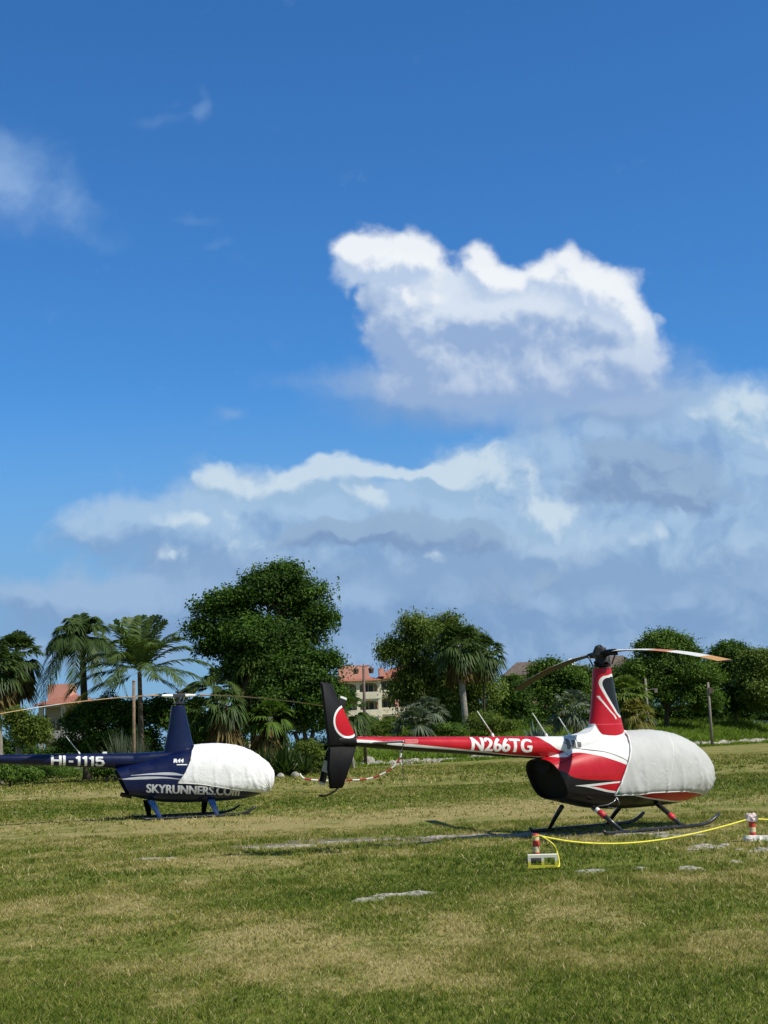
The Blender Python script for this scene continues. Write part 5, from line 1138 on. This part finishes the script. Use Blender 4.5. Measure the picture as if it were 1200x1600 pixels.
def marker(px, py, h, label, lean=(0, 0)):
    q = PZ(px, py); z = float(gz(q[0], q[1])); root = empty('marker_post', (q[0], q[1], z)); mb = MB(); mb.tube([(0, 0, 0), (lean[0]*.5, lean[1]*.5, h/2), (lean[0], lean[1], h)], [.052, .050, .048], 18); mb.build('post', band_m, root, auto=50)
    mb = MB(); mb.tube([(lean[0], lean[1], h-.005), (lean[0], lean[1], h+.012)], [.053, .045], 18); mb.build('cap', M['redpad'], root, auto=50); return root, q, z, h
mL, qL, zL, hL = marker(839, 1349, .38, ''); mb = MB(); mb.box((-.02, .0, .035), (.22, .26, .07)); mb.build('foot', M['dark_metal'], mL, bevel=.02)
tag(mL, 'red and cream banded post standing behind the yellow and white block', 'marker post', 'banded rope posts')
mR, qR, zR, hR = marker(1177, 1315, .36, '')
tag(mR, 'red and cream banded post on a white lump of concrete at the right', 'marker post', 'banded rope posts')
mb = MB(); rs = np.random.RandomState(2); mb.tube([(0, 0, .0), (0, 0, .05), (0, 0, .08), (0, 0, .09)], [.14, .145, .12, .04], 12); mb.v = [tuple(np.array(a)*np.array([1, .8, 1])+rs.randn(3)*.012) for a in mb.v]; mb.box((.18, .05, .04), (.13, .12, .08)); o = mb.build('foot', simple('white_concrete', (.74, .72, .68), .9, 0, .15, 14, bump=.8), mR, bevel=.01)
mb = MB(); mb.tube([(0, 0, hR-.06), (0, 0, hR-.02), (.0, 0, hR+.04), (0, 0, hR+.07)], [.065, .090, .080, .03], 12); mb.v = [tuple(np.array(a)+rs.randn(3)*.014) for a in mb.v]
o = mb.build('plastic_bag', simple('pale_pink_plastic', (.74, .60, .60), .5, 0, .2, 20), None); o.location = mR.location; tag(o, 'crumpled pale pink plastic bag tied over the top of the right banded post', 'bag')
# hollow block with two openings
qb = PZ(849, 1358); zb = float(gz(qb[0], qb[1])); root = empty('hollow_block', (qb[0], qb[1], zb+.02), R_(-6)); mb = MB(); Wb, Hb, Db = .39, .17, .17
for x in (-Wb/2+.018, 0, Wb/2-.018): mb.box((x, 0, Hb/2), (.036, Db, Hb-.072))
mb.box((0, 0, .018), (Wb, Db, .036)); mb.box((0, 0, Hb-.018), (Wb, Db, .036)); mb.build('shell', blockm, root)
tag(root, 'yellow and white painted hollow concrete block lying on the grass', 'concrete block')
def rope(name, pts, r, m, label, n=60):
    tab = catmull(np.array(pts, float), np.linspace(0, len(pts)-1, n)); mb = MB(); mb.tube(list(tab), r, 8); o = mb.build(name, m, None, True); tag(o, label, 'rope'); return o
A0 = np.array([qL[0]+.05, qL[1], zL+hL-.02]); B0 = np.array([qR[0]-.05, qR[1], zR+hR-.02]); pts = []
for i in range(9):
    t_ = i/8; p_ = A0+(B0-A0)*t_; sag = .20*4*t_*(1-t_)*(1.25-.5*t_); p_[2] -= sag; pts.append(p_)
pts += [B0+np.array([.12, -.02, 0]), B0+np.array([.6, .25, -.05]), B0+np.array([1.5, .7, -.10]), B0+np.array([2.6, 1.3, .02])]
rope('yellow_rope', pts, .013, yel, 'yellow rope slung between the two banded posts', 120)
rope('yellow_rope', [A0+np.array([-.1, -.06, -.02]), A0+np.array([.0, -.09, .01]), A0+np.array([.10, -.08, -.05]), A0+np.array([.19, -.08, -.13]), A0+np.array([.235, -.07, -.25]), np.array([qb[0]+.21, qb[1]-.03, zb+.05]), np.array([qb[0]+.16, qb[1]-.13, zb+.02])], .011, yel, 'loose yellow rope end hanging from the left post down to the block')
# red and white barrier chain lying on the far grass
chm, t, b = mat('red_white_chain'); at = t.new('ShaderNodeAttribute', attribute_name='v'); t.set(b.inputs['Base Color'], t.mix(t.m('GREATER_THAN', t.m('FRACT', t.m('MULTIPLY', at.outputs['Fac'], 1.55)), .5), (.80, .76, .70, 1), (.40, .05, .04, 1)))
Yc = 70; cp = [P(x, y, Yc) for x, y in ((468, 1209), (473, 1215), (482, 1218), (500, 1219.5), (525, 1220), (545, 1219), (563, 1218.5), (580, 1216), (596, 1210), (610, 1202), (620, 1192), (625, 1184), (627, 1177))]
gzc = [max(float(gz(q[0], q[1]))+.05, q[2]) for q in cp]; cp = [np.array([q[0], q[1], z]) for q, z in zip(cp, gzc)]
tab = catmull(np.array(cp), np.linspace(0, len(cp)-1, 140)); mb = MB(); mb.tube(list(tab), .05, 6); s_ = np.concatenate([[0], np.cumsum(np.linalg.norm(np.diff(tab, axis=0), axis=1))])
o = new_mesh('barrier_chain', mb.v, mb.f, chm, None, True, np.repeat(s_, 6)); tag(o, 'red and white barrier chain lying on the grass beyond the black tail fin', 'chain')
st_ = MB(); e = cp[-1]; st_.tube([(0, 0, -.2), (0, 0, e[2]+.05)], .018, 8); st_.box((0, 0, e[2]+.07), (.10, .08, .08)); o = st_.build('stake', simple('dull_green_stake', (.05, .06, .04), .8), None, auto=40); o.location = (e[0]+.05, e[1], 0); tag(o, 'thin dull green stake holding up the end of the red and white chain', 'stake')
#ENV
